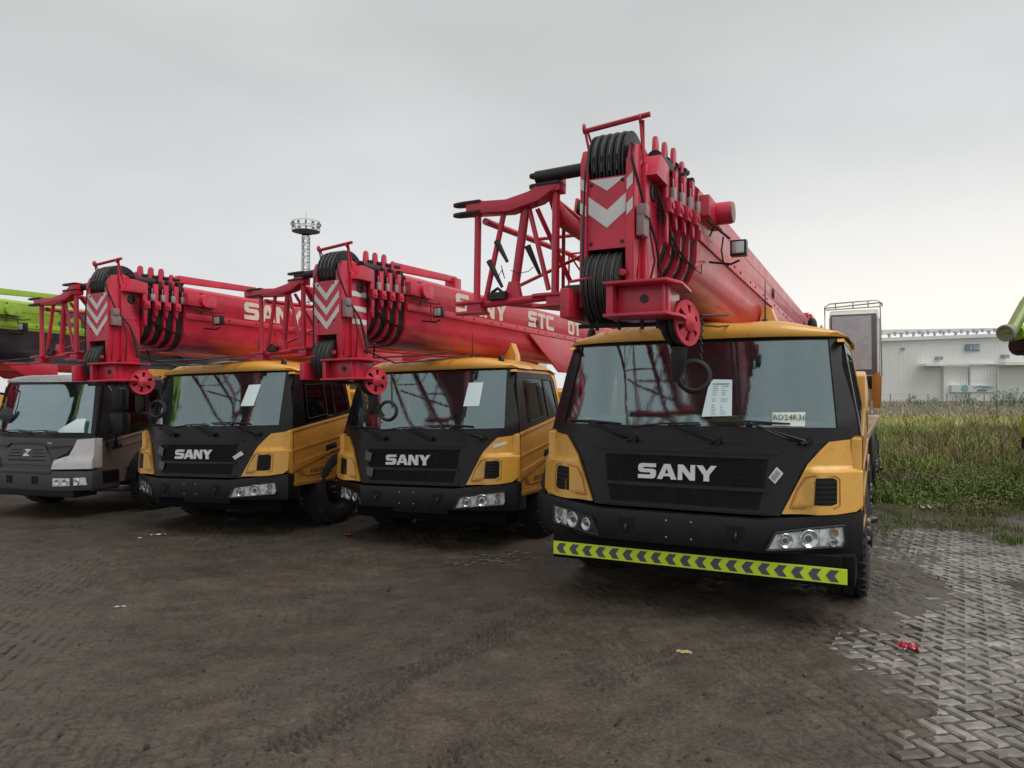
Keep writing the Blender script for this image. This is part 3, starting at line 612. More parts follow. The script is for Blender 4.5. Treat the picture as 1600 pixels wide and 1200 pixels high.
def make_cab_S(root):
    body, door_m = YEL, ORG
    # front skin
    m = MB()
    inner = [(.79, .885), (.90, 1.13), (.98, 1.30), (1.12, 1.45), (1.28, 1.50)]
    m.patch([(-.79, .885), (.79, .885), (.90, 1.13), (.98, 1.30), (1.12, 1.45), (1.285, 1.49), (1.285, 1.59), (-1.285, 1.59), (-1.285, 1.49), (-1.12, 1.45), (-.98, 1.30), (-.90, 1.13)], F, .05, .07)
    fp = m.build('front_panel', BLK, root)
    m = MB(); m.patch([(-.78, 1.375), (.78, 1.375), (.80, 1.40), (-.80, 1.40)], off(F, .012), .02, .08); m.patch([(-1.18, 1.455), (1.18, 1.455), (1.20, 1.475), (-1.20, 1.475)], off(F, .006), .02, .08)
    m.build('trim_ledge', BLK, fp)
    # two mesh grilles with ribbed edges
    for z0, z1, w in ((1.10, 1.33, .70), (.93, 1.065, .66)):
        m = MB(); m.patch([(-w + .03, z0), (w - .03, z0), (w, z1), (-w, z1)], off(F, .003), .02, .08); gr = m.build('grille', GRL, fp)
        m = MB()
        for k in range(5):
            z = z0 + (z1 - z0) * (k + .5) / 5
            m.patch([(-w + .03, z - .004), (w - .03, z - .004), (w - .03, z + .004), (-w + .03, z + .004)], off(F, .009), .006, .1)
        for k in range(40):
            x = -w + .05 + (2 * w - .1) * k / 39
            m.patch([(x - .003, z0 + .01), (x + .003, z0 + .01), (x + .003, z1 - .01), (x - .003, z1 - .01)], off(F, .008), .004, 0)
        m.build('grille_mesh', GRL, gr)
    m = MB()
    for za, zb in ((1.335, 1.352), (1.072, 1.095), (.905, .922)):
        m.patch([(-.70, za), (.70, za), (.71, zb), (-.71, zb)], off(F, .022), .03, .08)
    m.build('grille_ledge', BLK, fp, bev=0)
    letters(fp, 'SANY', -.375, 1.135, .128, off(F, .028), .024, LOG)
    # windscreen, surround, pillars
    m = MB()
    m.patch([(-1.36, 1.50), (-1.285, 1.50), (-1.20, 1.595), (-1.12, 2.335), (-1.225, 2.36)], off(F, .0), .05, .06)
    m.patch([(1.285, 1.50), (1.36, 1.50), (1.225, 2.36), (1.12, 2.335), (1.20, 1.595)], off(F, .0), .05, .06)
    m.patch([(-1.12, 2.335), (1.12, 2.335), (1.22, 2.37), (-1.22, 2.37)], off(F, .001), .05, .06)
    m.build('windscreen_surround', BLK, root)
    m = MB(); m.patch([(-1.205, 1.59), (1.205, 1.59), (1.125, 2.34), (-1.125, 2.34)], off(F, -.012), .006, .07)
    m.build('windscreen', GLS, root)
    # wipers
    for (a, b, p, q) in (((-1.16, 1.615), (-.55, 1.60), (-.93, 1.62), (-.42, 1.47)), ((-.46, 1.575), (.14, 1.62), (-.12, 1.605), (.30, 1.47)), ((.22, 1.63), (.86, 1.62), (.52, 1.635), (1.0, 1.475))):
        P = lambda c, d=.03: (c[0], F(*c) - d, c[1])
        m = MB(); mid = ((a[0] + b[0]) / 2, (a[1] + b[1]) / 2 + .012)
        m.tube([P(a, .015), P(mid, .022), P(b, .015)], .009, 6); m.box(Vector(P(mid, .045)) - Vector((.03, .008, .008)), Vector(P(mid, .045)) + Vector((.03, .008, .008)))
        w = m.build('wiper', RUB, root)
        m = MB(); m.tube([P(p, .045), P(((p[0] + q[0]) / 2, (p[1] + q[1]) / 2), .06), P(q, .04)], [.006, .008, .013], 6)
        m.tube([P(q, .05), P((q[0] - .06, q[1] - .012), .05)], .016, 8); m.disc(P(q, .035), (0, -1, 0), .028, .05, 12)
        m.tube([P((p[0] + .05, p[1] - .02), .03), P((q[0] - .12, q[1] + .01), .03), P((q[0] - .05, q[1] - .0), .02)], .005, 5)
        m.build('wiper_arm', BLK, w)
    # yellow corner panels
    for s in (-1, 1):
        m = MB()
        out = [(.805, .905), (.91, 1.13), (.99, 1.30), (1.08, 1.41), (1.14, 1.475), (1.33, 1.50), (1.345, 1.29), (1.385, 1.24), (1.385, .98), (1.34, .935), (1.20, .915)]
        def G(x, z):
            x = abs(x); b = F(x, z) - .03
            lip = .085 * smooth((1.275 - z) / .03) * smooth((x - .93) / .16)       # lower box stands proud
            return float(b - lip)
        m.patch(mir(out, s), G, .05, .028)
        cp = m.build('corner_panel', body, root, smooth=50)
        # wrap to the door
        m = MB()
        m.prism([(.40, .94), (.40, 1.26), (.42, 1.30), (.42, 1.50), (.50, 1.515), (.50, .90)], 'x', s * 1.30, s * 1.375)
        m.build('corner_side', body, cp, bev=.012)
        m = MB(); m.patch(mir([(1.045, .985), (1.17, .985), (1.205, 1.0), (1.205, 1.18), (1.175, 1.20), (1.055, 1.195)], s), off(G, .004), .01, .05)
        vg = m.build('vent_grille', GRL, cp)
        m = MB()
        for k in range(5): m.patch(mir([(1.05, 1.005 + k * .038), (1.2, 1.005 + k * .038), (1.2, 1.014 + k * .038), (1.05, 1.014 + k * .038)], s), off(G, .012), .01, .05)
        m.build('vent_slat', BLK, vg)
        m = MB(); m.patch(mir([(.885, .965), (1.035, .975), (1.045, 1.19), (.985, 1.175), (.93, 1.10)], s), off(G, .010), .012, .04); m.build('fog_lamp_blank', body, cp, bev=.004)
        m = MB()
        rim = [(.865, .955), (.915, 1.10), (.975, 1.195), (1.055, 1.215), (1.19, 1.215), (1.225, 1.19), (1.225, .985), (1.19, .965), (.865, .955)]
        for a, b in zip(rim, rim[1:]): m.tube([(a[0] * s, G(*a) - .002, a[1]), (b[0] * s, G(*b) - .001, b[1])], .0055, 6)
        m.build('recess_shade_line', mat('recess_shade_brown', (.42, .19, .03), .5), cp)  # thin raised ring whose brown paints in the shade of a recess
    # bumper
    m = MB(); colms = [(-1.375, .64, .57, .90), (-1.385, .36, .575, .905), (-.71, 0, .60, .865), (.67, 0, .60, .865), (1.385, .36, .575, .925), (1.375, .64, .57, .925)]
    vs = []
    for (x, y, zb, zt) in colms:
        t = .1 if abs(x) < 1 else .0
        xi = x if abs(x) < 1 else x * .93
        yi = y + .14 if y < .6 else y
        vs += [(x, y, zb), (x, y, zt), (xi, yi, zt), (xi, yi, zb)]
    fs = []
    for k in range(len(colms) - 1):
        for j in range(4): fs.append((k*4 + j, k*4 + (j+1) % 4, (k+1)*4 + (j+1) % 4, (k+1)*4 + j))
    fs += [(0, 1, 2, 3), (20, 21, 22, 23)]
    m.add(vs, fs); bu = m.build('bumper', BLK, root, bev=.014)
    m = MB(); m.box((-1.15, .50, .38), (1.15, .9, .80)); m.build('lower_valance', VAL, bu, bev=.02)
    for x in (-.45, .47):
        m = MB(); m.box((x - .075, -.004, .625), (x + .075, .05, .80)); hk = m.build('hook_pocket', mat('pocket_black', (.004, .004, .004), .8), bu)
        m = MB(); m.torus((x, -.0, .71), (1, 0, 0), .035, .012, 14, 6); m.build('tow_eye', DST, hk)
    for x, z in ((-.10, .80), (.11, .80), (-.10, .66), (.11, .66)):
        m = MB(); m.lathe((x, -.001, z), (0, -1, 0), [(0, .010), (.006, .009), (.009, .001)], 8); m.build('bolt', STL, bu)
    for s in (-1, 1): make_lamp_cluster(root, s, 'S')
    # roof
    m = MB(); nx_ = 33; prof = []
    rows = 11; vs = []
    for i in range(nx_):
        x = -1.27 + 2.54 * i / (nx_ - 1); ax = abs(x) / 1.27
        zt = 2.525 - .07 * ax ** 2 - .11 * ax ** 8 + (.012 * math.cos(x * 9) if ax < .9 else 0)
        f0 = F(x, 2.36) - .035 + .0 
        pts = [(f0 + .05, 2.352), (f0, 2.352), (f0 - .010, 2.385), (f0 + .015, 2.40 + .35 * (zt - 2.40)), (f0 + .09, 2.40 + .78 * (zt - 2.40)), (f0 + .24, zt - .006), (f0 + .5, zt), (1.2, zt + .01), (1.75, zt), (1.95, zt - .05), (2.0, 2.30)]
        for (y, z) in pts: vs.append((x * (1 + .0 * z), y, min(z, zt)))
    fs = [(i*rows + j, i*rows + j + 1, (i+1)*rows + j + 1, (i+1)*rows + j) for i in range(nx_ - 1) for j in range(rows - 1)]
    m.add(vs, fs)
    ro = m.build('roof', body, root, smooth=60)
    # yellow side rails closing the roof
    for s in (-1, 1):
        m = MB()
        fr = [(.62, 2.30), (.66, 2.325), (.8, 2.345), (1.8, 2.345), (1.97, 2.30), (1.99, 2.2), (1.985, 1.9), (2.0, 1.72), (1.93, 1.70), (1.90, 2.2), (1.82, 2.29)]
        mp_ = lambda a, d, b: (s * (lean(b) - d), a, b)
        m.patch(fr, lambda a, b: -.002, .05, .1, mp_); m.build('roof_rail', body, root)
        # door lower panel
        m = MB(); lo = [(.48, .74), (1.42, .74), (1.56, .98), (1.80, 1.12), (2.0, 1.2), (2.0, 1.72), (1.94, 1.715), (.48, 1.52)]
        m.patch([(.40, .74), (.48, .74), (.48, .92), (.40, .92)], lambda a, b: .004, .05, 0, mp_); 
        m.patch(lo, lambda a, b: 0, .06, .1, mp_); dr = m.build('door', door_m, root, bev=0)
        m = MB(); m.patch([(.48, 1.53), (1.94, 1.725), (1.94, 1.69), (.48, 1.495)], lambda a, b: -.014, .02, .2, mp_)
        m.patch([(.48, 1.25), (1.9, 1.44), (1.9, 1.415), (.48, 1.215)], lambda a, b: -.008, .02, .2, mp_)
        m.patch([(.48, 1.05), (1.35, 1.20), (2.0, 1.27), (2.0, 1.235), (1.35, 1.16), (.48, .94)], lambda a, b: -.012, .02, .2, mp_)
        m.patch([(.48, .76), (1.42, .76), (1.42, .80), (.48, .80)], lambda a, b: -.006, .02, .2, mp_)
        m.build('door_crease', door_m, dr, bev=.004)
        m = MB(); m.patch([(1.20, 1.14), (1.22, 1.26), (1.46, 1.30), (1.48, 1.19), (1.38, 1.15)], lambda a, b: -.010, .02, 0, mp_); h_ = m.build('door_handle', BLK, dr, bev=.004)
        m = MB(); m.tube([(s * 1.379, .488, .76), (s * 1.379, .488, 1.52)], .005, 5)
        m.tube([(s * 1.375, 1.925, 1.2), (s * 1.375, 1.925, 1.7)], .005, 5); m.build('door_gap', mat('pocket_black', (0, 0, 0)), dr)
        # black decal lines
        m = MB()
        for k in range(3): m.patch([(.53 + k * .045, .965 + k * 0.0), (.542 + k * .045, .965), (.66 + k * .045, .86), (.648 + k * .045, .86)], lambda a, b: -.0025, .003, 0, mp_)
        m.patch([(.76, .86), (1.36, .875), (1.36, .865), (.76, .85)], lambda a, b: -.0025, .003, 0, mp_)
        rr = random.Random(3)
        for k in range(9):
            y = .86 + k * .052
            for j in range(rr.choice((2, 3, 3))): m.patch([(y, .90 + j * .022), (y + .034, .902 + j * .022), (y + .034, .911 + j * .022), (y, .909 + j * .022)], lambda a, b: -.0025, .003, 0, mp_)
            m.patch([(y + .013, .895), (y + .021, .895), (y + .021, .96), (y + .013, .96)], lambda a, b: -.003, .003, 0, mp_)
        m.build('door_decal', mat('decal_black', (.02, .018, .018), .6), dr)
        # upper dark frame + side glass
        m = MB()
        o_ = [(.50, 1.50), (.66, 1.55), (1.94, 1.72), (1.92, 2.2), (1.84, 2.31), (1.74, 2.36), (.76, 2.36), (.72, 2.30), (.64, 2.1)]
        i_ = [(.78, 1.60), (1.50, 1.70), (1.50, 2.22), (.86, 2.22)]
        m.patch([o_[0], o_[1], i_[0], i_[3], o_[6], o_[7], o_[8]], lambda a, b: .004, .05, .1, mp_)
        m.patch([o_[1], o_[2], (1.86, 1.77), i_[1], i_[0]], lambda a, b: .004, .05, .1, mp_)
        m.patch([i_[1], (1.55, 1.71), (1.55, 2.2), i_[2]], lambda a, b: .004, .05, .1, mp_)
        m.patch([(1.86, 1.77), o_[2], o_[3], o_[4], (1.80, 2.2)], lambda a, b: .004, .05, .1, mp_)
        m.patch([i_[3], i_[2], (1.80, 2.2), o_[4], o_[5], o_[6]], lambda a, b: .004, .05, .1, mp_)
        sf = m.build('side_window_frame', BGL, root)
        m = MB(); m.patch([i_[0], i_[1], i_[2], i_[3]], lambda a, b: .014, .006, 0, mp_); m.patch([(1.55, 1.71), (1.86, 1.77), (1.80, 2.2), (1.55, 2.2)], lambda a, b: .014, .006, 0, mp_)
        m.build('side_window', GLD, sf)
        m = MB()
        rm = [(.86, 1.66), (1.32, 1.72), (1.32, 2.16), (.90, 2.15), (.86, 1.66)]
        for a, b in zip(rm, rm[1:]): m.tube([(s * (lean(a[1]) + .002), a[0], a[1]), (s * (lean(b[1]) + .002), b[0], b[1])], .007, 6)
        m.build('quarter_light_frame', BLK, sf)
    # roof fittings
    for x, y in ((-1.05, .74), (.60, .72), (.98, .80)):
        z = 2.52 - .07 * (abs(x) / 1.27) ** 2
        m = MB()
        if x == .60: m.lathe((x, y, z - .03), (0, 0, 1), [(0, .035), (.05, .022), (.06, .010)], 10); m.tube([(x, y, z), (x, y, z + .36)], [.008, .003], 6)
        else: m.lathe((x, y, z - .04), (0, 0, 1), [(0, .045), (.06, .036), (.085, .02), (.09, .001)], 12)
        m.build('antenna' if x == .60 else 'marker_lamp', BLK, root)
    # engine cover behind the cab (right side)
    m = MB(); m.prism([(2.06, 1.43), (2.06, 2.05), (2.3, 2.1), (3.0, 1.95), (3.1, 1.43)], 'x', .75, 1.36); m.build('engine_cover', body, root, bev=.03)
    m = MB(); m.prism([(2.06, 1.43), (2.06, 2.0), (3.1, 1.8), (3.1, 1.43)], 'x', -1.36, -.75); m.build('engine_cover', body, root, bev=.03)
    make_interior(root)

# ---------------------------------------------- boom
def boom_section(w, zt, zb, n=14):
    """outline in (x,z): flat sided top, rounded belly"""
    zc = zb + (zt - zb) * .52
    pts = [(-w + .04, zt), (w - .04, zt), (w, zt - .04), (w, zc)]
    w2 = w - .012
    for k in range(n + 1):
        a = math.pi * k / n; e = .72
        cx = math.cos(a); sz = math.sin(a)
        pts.append((w2 * math.copysign(abs(cx) ** e, cx), zc - .02 - (zc - .02 - zb) * sz ** e))
    pts += [(-w, zc), (-w, zt - .04)]
    return pts
def make_boom(root, c1, c2, lower=None, text='', head=True, vs3=True, loc=(0, 0, 0), tilt=0, sidebars=False):
    """lower: second colour for the belly"""
    pts = boom_section(.34, 3.44, 2.60 if not lower else 2.49); n = len(pts)
    m = MB(); y0, y1 = -.68, 9.3
    ysl = [y0, 1.5, 3.5, 5.5, 7.5, y1]
    vs = [(p[0], y, p[1]) for y in ysl for p in pts]
    m.add(vs, [])
    for k in range(len(ysl) - 1):
        for i in range(n):
            zz = (pts[i][1] + pts[(i + 1) % n][1]) / 2
            m.f.append([k*n + i, k*n + (i+1) % n, (k+1)*n + (i+1) % n, (k+1)*n + i]); m.m.append(1 if (lower and zz < 3.03) else 0)
    m.f.append(list(range(n))); m.m.append(1 if lower else 0); m.f.append([(len(ysl)-1)*n + i for i in range(n)]); m.m.append(0)
    b = m.build('boom', [c1, lower or c1], root, smooth=40)
    b.location = loc; b.rotation_euler = (tilt, 0, 0)
    S = lambda name, mb, mt, **k: mb.build(name, mt, b, **k)
    # side plate laps, rivets
    for s in (-1, 1):
        m = MB(); m.box((s * .334, y0 + .02, 3.020), (s * .350, y1 - .02, 3.10)); S('lap_plate', m, c1, bev=.003)
        m = MB(); m.box((s * .336, y0 + .02, 3.26), (s * .3425, y1 - .02, 3.265)); S('seam', m, REDD if not lower else lower)
    m = MB()
    for k in range(22):
        y = .1 + k * .42 + (.12 if k % 2 else 0); m.disc((.352, y, 3.065), (1, 0, 0), .014, .008, 10)
    S('plug', m, DST)
    m = MB(); m.torus((.345, 3.1, 3.20), (1, 0, 0), .05, .012, 16, 6); m.disc((.345, 3.1, 3.20), (1, 0, 0), .03, .02); m.torus((.345, 6.6, 3.22), (1, 0, 0), .05, .012, 16, 6); S('inspection_ring', m, DST)
    # telescoping section collars with black slide pads
    NC = 4
    for i in range(NC):
        y = -1.22 + i * .135; w = .235 + i * .026; zb = 2.70 - i * .030; zt = 3.40
        sec = boom_section(w, zt, zb); inn = boom_section(w - .04, zt - .04, zb + .04)
        m = MB(); nn = len(sec)
        vs = [(p[0], y, p[1]) for p in sec] + [(p[0], y + .028, p[1]) for p in sec] + [(p[0], y, p[1]) for p in inn] + [(p[0], y + .028, p[1]) for p in inn]
        fs = []
        for k in range(nn):
            k2 = (k + 1) % nn
            fs += [(k, k2, nn + k2, nn + k), (k, 2*nn + k, 2*nn + k2, k2), (nn + k, nn + k2, 3*nn + k2, 3*nn + k)]
        m.add(vs, fs); col = S('section_collar', m, c1, smooth=40)
        m = MB(); pd = boom_section(w - .004, zt - .03, zb + .006); vs = [(p[0], y + .028, p[1]) for p in pd] + [(p[0], y + .137, p[1]) for p in pd]; nn = len(pd)
        m.add(vs, [tuple(range(nn)), tuple(range(nn, 2*nn))] + [(k, (k+1) % nn, nn + (k+1) % nn, nn + k) for k in range(nn)]); S('slide_pad', m, NYL, smooth=40)
        # upright ear, swept flank plate
        m = MB(); xe = w - .085
        top = 3.64 if i < 3 else 3.58
        m.prism([(y - .035, 3.1), (y + .055, 3.1), (y + .062, 3.45), (y + .05, top - .02), (y + .03, top), (y - .0, top), (y - .02, top - .03), (y - .045, 3.42)], 'x', xe, xe + .028)
        S('section_ear', m, c1, bev=.006); m = MB()
        m.prism([(y - .035, 3.2), (y + .055, 3.2), (y + .062, 3.45), (y + .05, top - .02), (y + .03, top), (y - .0, top), (y - .02, top - .03), (y - .045, 3.42)], 'x', -xe - .028, -xe)
        S('section_ear', m, c1, bev=.006)
        m = MB(); m.prism([(y + .0, 3.02 - .12 * (i == 0)), (y + .03, 3.0 - .12 * (i == 0)), (y + .05, 3.1), (y + .05, 3.42), (y - .02, 3.42), (y - .02, 3.1)], 'x', w - .01, w + .018); S('flank_plate', m, c1, bev=.005)
        m = MB(); m.box((w + .0, y - .02, 3.10), (w + .05, y + .06, 3.20)); m.disc((w + .055, y + .02, 3.15), (1, 0, 0), .028, .012, 10); S('stop_block', m, c1, bev=.004)
        m = MB(); m.tube([(w - .06, y + .03, 3.52), (w - .06, y + .13, 3.53)], .022, 10); m.box((w - .16, y + .06, 3.36), (w + .0, y + .12, 3.47)); S('top_pin', m, DST)
        m = MB(); m.box((w + .012, y + .07, 3.20), (w + .05, y + .13, 3.29)); m.tube([(w + .03, y + .1, 3.29), (w + .03, y + .1, 3.36)], .006, 5); S('limit_switch', m, STL, bev=.003)
    m = MB(); m.tube([(.05, -1.3, 3.50), (.05, -.45, 3.53)], .045, 12); m.tube([(.20, -1.35, 3.44), (.20, -1.05, 3.45)], .055, 14); m.tube([(-.24, -1.45, 3.40), (-.62, -1.45, 3.39)], .045, 12); S('roller', m, NYL)
    # core inside the collars
    m = MB(); m.box((-.16, -1.28, 2.78), (.16, -.66, 3.36)); S('inner_section', m, NYL)
    # hinge block with end cap on the right flank
    m = MB(); m.box((.30, -.70, 3.19), (.42, -.20, 3.35)); m.tube([(.36, -.42, 3.27), (.53 if vs3 == 2 else .45, -.42, 3.27)], .085, 18); hb = S('hinge_block', m, c1, bev=.012)
    m = MB(); m.lathe((.53 if vs3 == 2 else .45, -.42, 3.27), (1, 0, 0), [(0, .08), (.012, .078), (.014, .001)], 18); S('hinge_cap', m, mat('cap_dull', (.36, .20, .17), .5) if vs3 == 2 else c1)
    m = MB(); m.tube([(.40, -.65, 3.16), (.46, -.25, 3.13), (.45, -.1, 3.15)], .010, 6); m.tube([(.44, -.3, 3.12), (.42, -.27, 3.02), (.44, -.30, 2.92), (.47, -.25, 2.90)], .007, 5); m.tube([(.30, -.35, 3.42), (.38, -.42, 3.36), (.42, -.44, 3.22), (.36, -.42, 3.10)], .007, 5); S('hose', m, RUB)
    # work lamp
    m = MB(); m.tube([(.34, -.35, 2.92), (.50, -.30, 2.90), (.56, -.28, 2.93)], .010, 6); m.box((.50, -.35, 2.955), (.62, -.27, 3.075)); wl = S('work_lamp', m, BLK, bev=.012)
    m = MB(); m.box((.515, -.358, 2.97), (.605, -.35, 3.06)); S('lamp_glass', m, mat('work_lamp_glass', (.55, .58, .55), .15, .3), bev=.003)
    for s in (-1, 1):
        m = MB(); m.prism([(2.7, 3.0), (4.7, 3.0), (4.7, 2.42), (3.95, 2.42)], 'x', s * .352, s * .385); S('flank_bracket', m, lower or c1, bev=.006)
    # top brace
    m = MB(); m.prism([(-.62, 3.56), (-.56, 3.62), (.90, 3.66), (.95, 3.54), (.88, 3.52), (.86, 3.58), (-.62, 3.52)], 'x', .05, .12); m.box((.0, .78, 3.44), (.16, .95, 3.63)); S('top_brace', m, c1, bev=.006)
    m = MB(); m.box((-.2, 8.3, 3.44), (.3, 9.2, 3.62)); m.tube([(-.25, 7.8, 3.52), (.3, 7.8, 3.52)], .06, 12); S('winch_guard', m, c1, bev=.01)
    # ---- head
    hy0, hy1 = -1.65, -1.22
    m = MB()
    m.box((-.15, hy0 + .004, 2.79), (.105, hy0 + .022, 3.255)) if vs3 != 3 else m.box((-.205, hy0 - .010, 2.68), (.165, hy0 + .01, 3.255)); hp = S('head_plate', m, c1)
    for s, x in ((-1, -.185), (1, .135)):
        m = MB(); t = .045
        out = [(hy0, 2.42), (hy1, 2.42), (hy1, 3.32), (hy1 - .05, 3.45), (-1.45, 3.50), (hy0 + .04, 3.46), (hy0, 3.38)]
        m.prism(out, 'x', x - .022, x + .022); S('head_cheek', m, c1, bev=.005)
        m = MB(); m.box((x - .03 if s > 0 else x - .02, hy0 - .006, 2.42), (x + .02 if s > 0 else x + .03, hy0 + .03, 3.36)); S('head_flange', m, c1, bev=.004)
    m = MB(); m.box((.155, -1.50, 2.42), (.19, -1.24, 3.36)); m.prism([(-1.5, 3.28), (-1.2, 3.28), (-1.2, 3.42), (-1.4, 3.44)], 'x', .13, .26); S('head_side_plate', m, c1, bev=.006)
    m = MB(); m.disc((.195, -1.36, 3.20), (1, 0, 0), .055, .01, 16); S('lightening_hole', m, NYL)
    m = MB(); m.box((.17, -1.64, 2.98), (.235, -1.56, 3.06)); m.prism([(-1.64, 2.86), (-1.52, 2.86), (-1.52, 2.98), (-1.64, 3.0)], 'x', .17, .22); jb = S('junction_box', m, mat('box_pinkgrey', (.30, .20, .21), .5), bev=.006)
    for bx, bz in ((-.13, 3.215), (.08, 3.225), (-.13, 2.83), (.08, 2.83)):
        m = MB(); m.lathe((bx, hy0 + (.004 if vs3 != 3 else -.009), bz), (0, -1, 0), [(0, .012), (.007, .011), (.009, .001)], 8); S('bolt', m, DST)
    m = MB()
    for z in (2.60, 2.95, 3.25): m.tube([(.1915, -1.5, z), (.1915, -1.25, z)], .004, 4)
    m.tube([(.158, hy0 - .004, 2.45), (.158, hy0 - .004, 3.36)], .004, 4); S('weld_seam', m, REDD if not lower else c1)
    m = MB()
    for q in range(7):
        z0_ = 3.36 - q * .05; m.tube([(.19 + q * .004, -1.36, z0_), (.25, -1.30 + q * .05, 3.10 - q * .04), (.22 + .02 * q, -1.15 + q * .09, 2.90 - .02 * q), (.24 + q * .012, -1.05 + q * .10, 2.80 + .02 * q)], .0045, 4)
    m.tube([(.26, -1.2, 2.60), (.1, -1.0, 2.46), (.3, -.4, 2.50), (.34, .4, 2.60)], .012, 6); m.tube([(.2, -1.3, 2.52), (.25, -.8, 2.40), (.30, .2, 2.48), (.34, 1.2, 2.62)], .009, 6); S('cable_bundle', m, DST)
    # sheaves
    for k in range(5):
        x = -.145 + k * .052
        prof = [(-.022, .06), (-.022, .235), (-.018, .262), (-.006, .262), (0, .240), (.006, .262), (.018, .262), (.022, .235), (.022, .06)]
        m = MB(); m.lathe((x, -1.39, 3.365), (1, 0, 0), [(a, r * .96) for a, r in prof], 36); S('sheave', m, NYL, smooth=30)
        m = MB(); m.lathe((x, -1.50, 2.555), (1, 0, 0), [(a, r * .93) for a, r in prof], 36); S('lower_sheave', m, NYL, smooth=30)
    m = MB(); m.tube([(-.22, -1.385, 3.335), (.17, -1.385, 3.335)], .06, 14); m.tube([(-.36, -1.50, 2.555), (.17, -1.50, 2.555)], .045, 14); S('sheave_pin', m, DST)
    m = MB()
    for k in range(9):
        x = -.15 + k * .027; r = .238 + .008 * (k % 2)
        m = MB(); m.tube([(x, -1.50 + r * math.cos(a) * -1, 2.555 + r * math.sin(a)) for a in [R(q) for q in range(-60, 125, 12)]], .0055, 5); S('rope_fall', m, ROP)
    for k in range(4):
        x = -.119 + k * .052; m = MB(); m.tube([(x, -1.39 - .252 * math.cos(a), 3.365 + .252 * math.sin(a)) for a in [R(q) for q in range(-15, 150, 12)]], .006, 5); S('rope_fall', m, ROP)
    m = MB(); m.tube([(-.165, hy0 - .06, 2.50), (-.16, hy0 - .055, 3.0), (-.158, hy0 - .03, 3.30), (-.155, -1.60, 3.48)], .009, 6); S('hoist_rope', m, NYL)
    m = MB(); m.tube([(.09, -1.30, 3.55), (.145, hy0 - .02, 3.44), (.155, hy0 - .04, 3.34), (.21, -1.60, 3.06), (.235, -1.42, 2.86), (.24, -1.3, 2.62)], .010, 6); m.tube([(.21, -1.5, 2.95), (.24, -1.47, 2.72), (.20, -1.45, 2.58)], .007, 5); m.tube([(.19, -1.6, 2.9), (.17, -1.62, 2.6), (.2, -1.6, 2.52)], .005, 5); S('hose', m, RUB)
    # rope guard bar above the sheaves
    m = MB(); m.tube([(-.24, -1.52, 3.63), (.22, -1.52, 3.67)], .018, 8)
    for x in (-.235, .155): 
        m.tube([(x, -1.52, 3.66), (x + (.06 if x < 0 else .02), -1.50, 3.36)], .010, 6); m.tube([(x + .02, -1.52, 3.64), (x + (.08 if x < 0 else .0), -1.44, 3.40)], .008, 6); m.torus((x, -1.52, 3.65), (1, .2, 0), .026, .009, 12, 6)
    S('rope_guard', m, REDD if not lower else c1)
    m = MB(); m.tube([(-.23, hy0 - .10, 2.575), (.10, hy0 - .05, 2.62)], .010, 6); m.disc((.10, hy0 - .05, 2.62), (0, -1, 0), .022, .03, 10); S('rope_keeper', m, REDD if not lower else c1)
    # lower bracket (hinge for the jib)
    m = MB(); m.prism([(-.28, 2.34), (-.215, 2.34), (-.215, 2.53), (-.28, 2.53)], 'y', -1.80, -1.40); S('bracket_stub', m, c1, bev=.01)
    m = MB()
    m.box((.03, -1.80, 2.335), (.075, -1.3, 2.53)); m.box((.075, -1.72, 2.345), (.40, -1.66, 2.525)); m.prism([(.02, -1.83), (.42, -1.83), (.47, -1.65), (.44, -1.3), (.02, -1.25)], 'z', 2.525, 2.545); m.prism([(.02, -1.83), (.42, -1.83), (.47, -1.65), (.44, -1.3), (.02, -1.25)], 'z', 2.325, 2.345)
    m.box((.37, -1.76, 2.345), (.385, -1.4, 2.525)); S('bracket', m, c1, bev=.006)
    m = MB(); m.disc((.25, -1.724, 2.44), (0, 1, 0), .026, .01, 16); S('bracket_hole', m, NYL)
    m = MB(); m.tube([(-.22, -1.62, 2.30), (.34, -1.55, 2.30)], .015, 6)
    for x in (-.1, .05, .2, .3): m.tube([(x, -1.6, 2.335), (x, -1.6, 2.27)], .012, 6)
    S('bracket_bolt', m, DST)
    # auxiliary sheave with spoked red guard plate
    ax = Vector((.95, -.31, .05)).normalized(); c = Vector((.41, -1.42, 2.315)); u = Vector((0, 0, 1)); u = (u - ax * ax.dot(u)).normalized(); w_ = ax.cross(u)
    P = lambda r, a, h: c + ax * h + (u * math.cos(a) + w_ * math.sin(a)) * r
    m = MB(); nH, seg = 6, 36
    vs = []; fs = []
    for k in range(seg):
        a = 2 * math.pi * k / seg; rib = (k % 6) in (0,)
        vs += [P(.148, a, .04), P(.118, a, .04), P(.060, a, .050), P(.148, a, .025), P(.118, a, .025), P(.060, a, .035)]
    for k in range(seg):
        q = k * 6; r_ = ((k + 1) % seg) * 6
        fs += [(q, r_, r_ + 1, q + 1), (q + 3, r_ + 3, r_ + 4, q + 4), (q, r_, r_ + 3, q + 3), (q + 1, r_ + 1, r_ + 4, q + 4)]
        if k % 6 < 4: fs += [(q + 1, r_ + 1, r_ + 2, q + 2), (q + 4, r_ + 4, r_ + 5, q + 5), (q + 1, q + 2, q + 5, q + 4), (r_ + 1, r_ + 2, r_ + 5, r_ + 4)]
    m.add(vs, fs); m.lathe(c, ax, [(.03, .065), (.06, .06), (.075, .03), (.08, .001)], 18); S('guide_wheel', m, REDD if not lower else c1, smooth=30)
    m = MB(); m.lathe(c - ax * .035, ax, [(-.045, .03), (-.045, .135), (-.03, .15), (-.02, .15), (0, .125), (.02, .15), (.03, .15), (.045, .135), (.045, .03)], 30); m.tube([c - ax * .16, c + ax * .05], .03, 10); S('auxiliary_sheave', m, NYL, smooth=30)
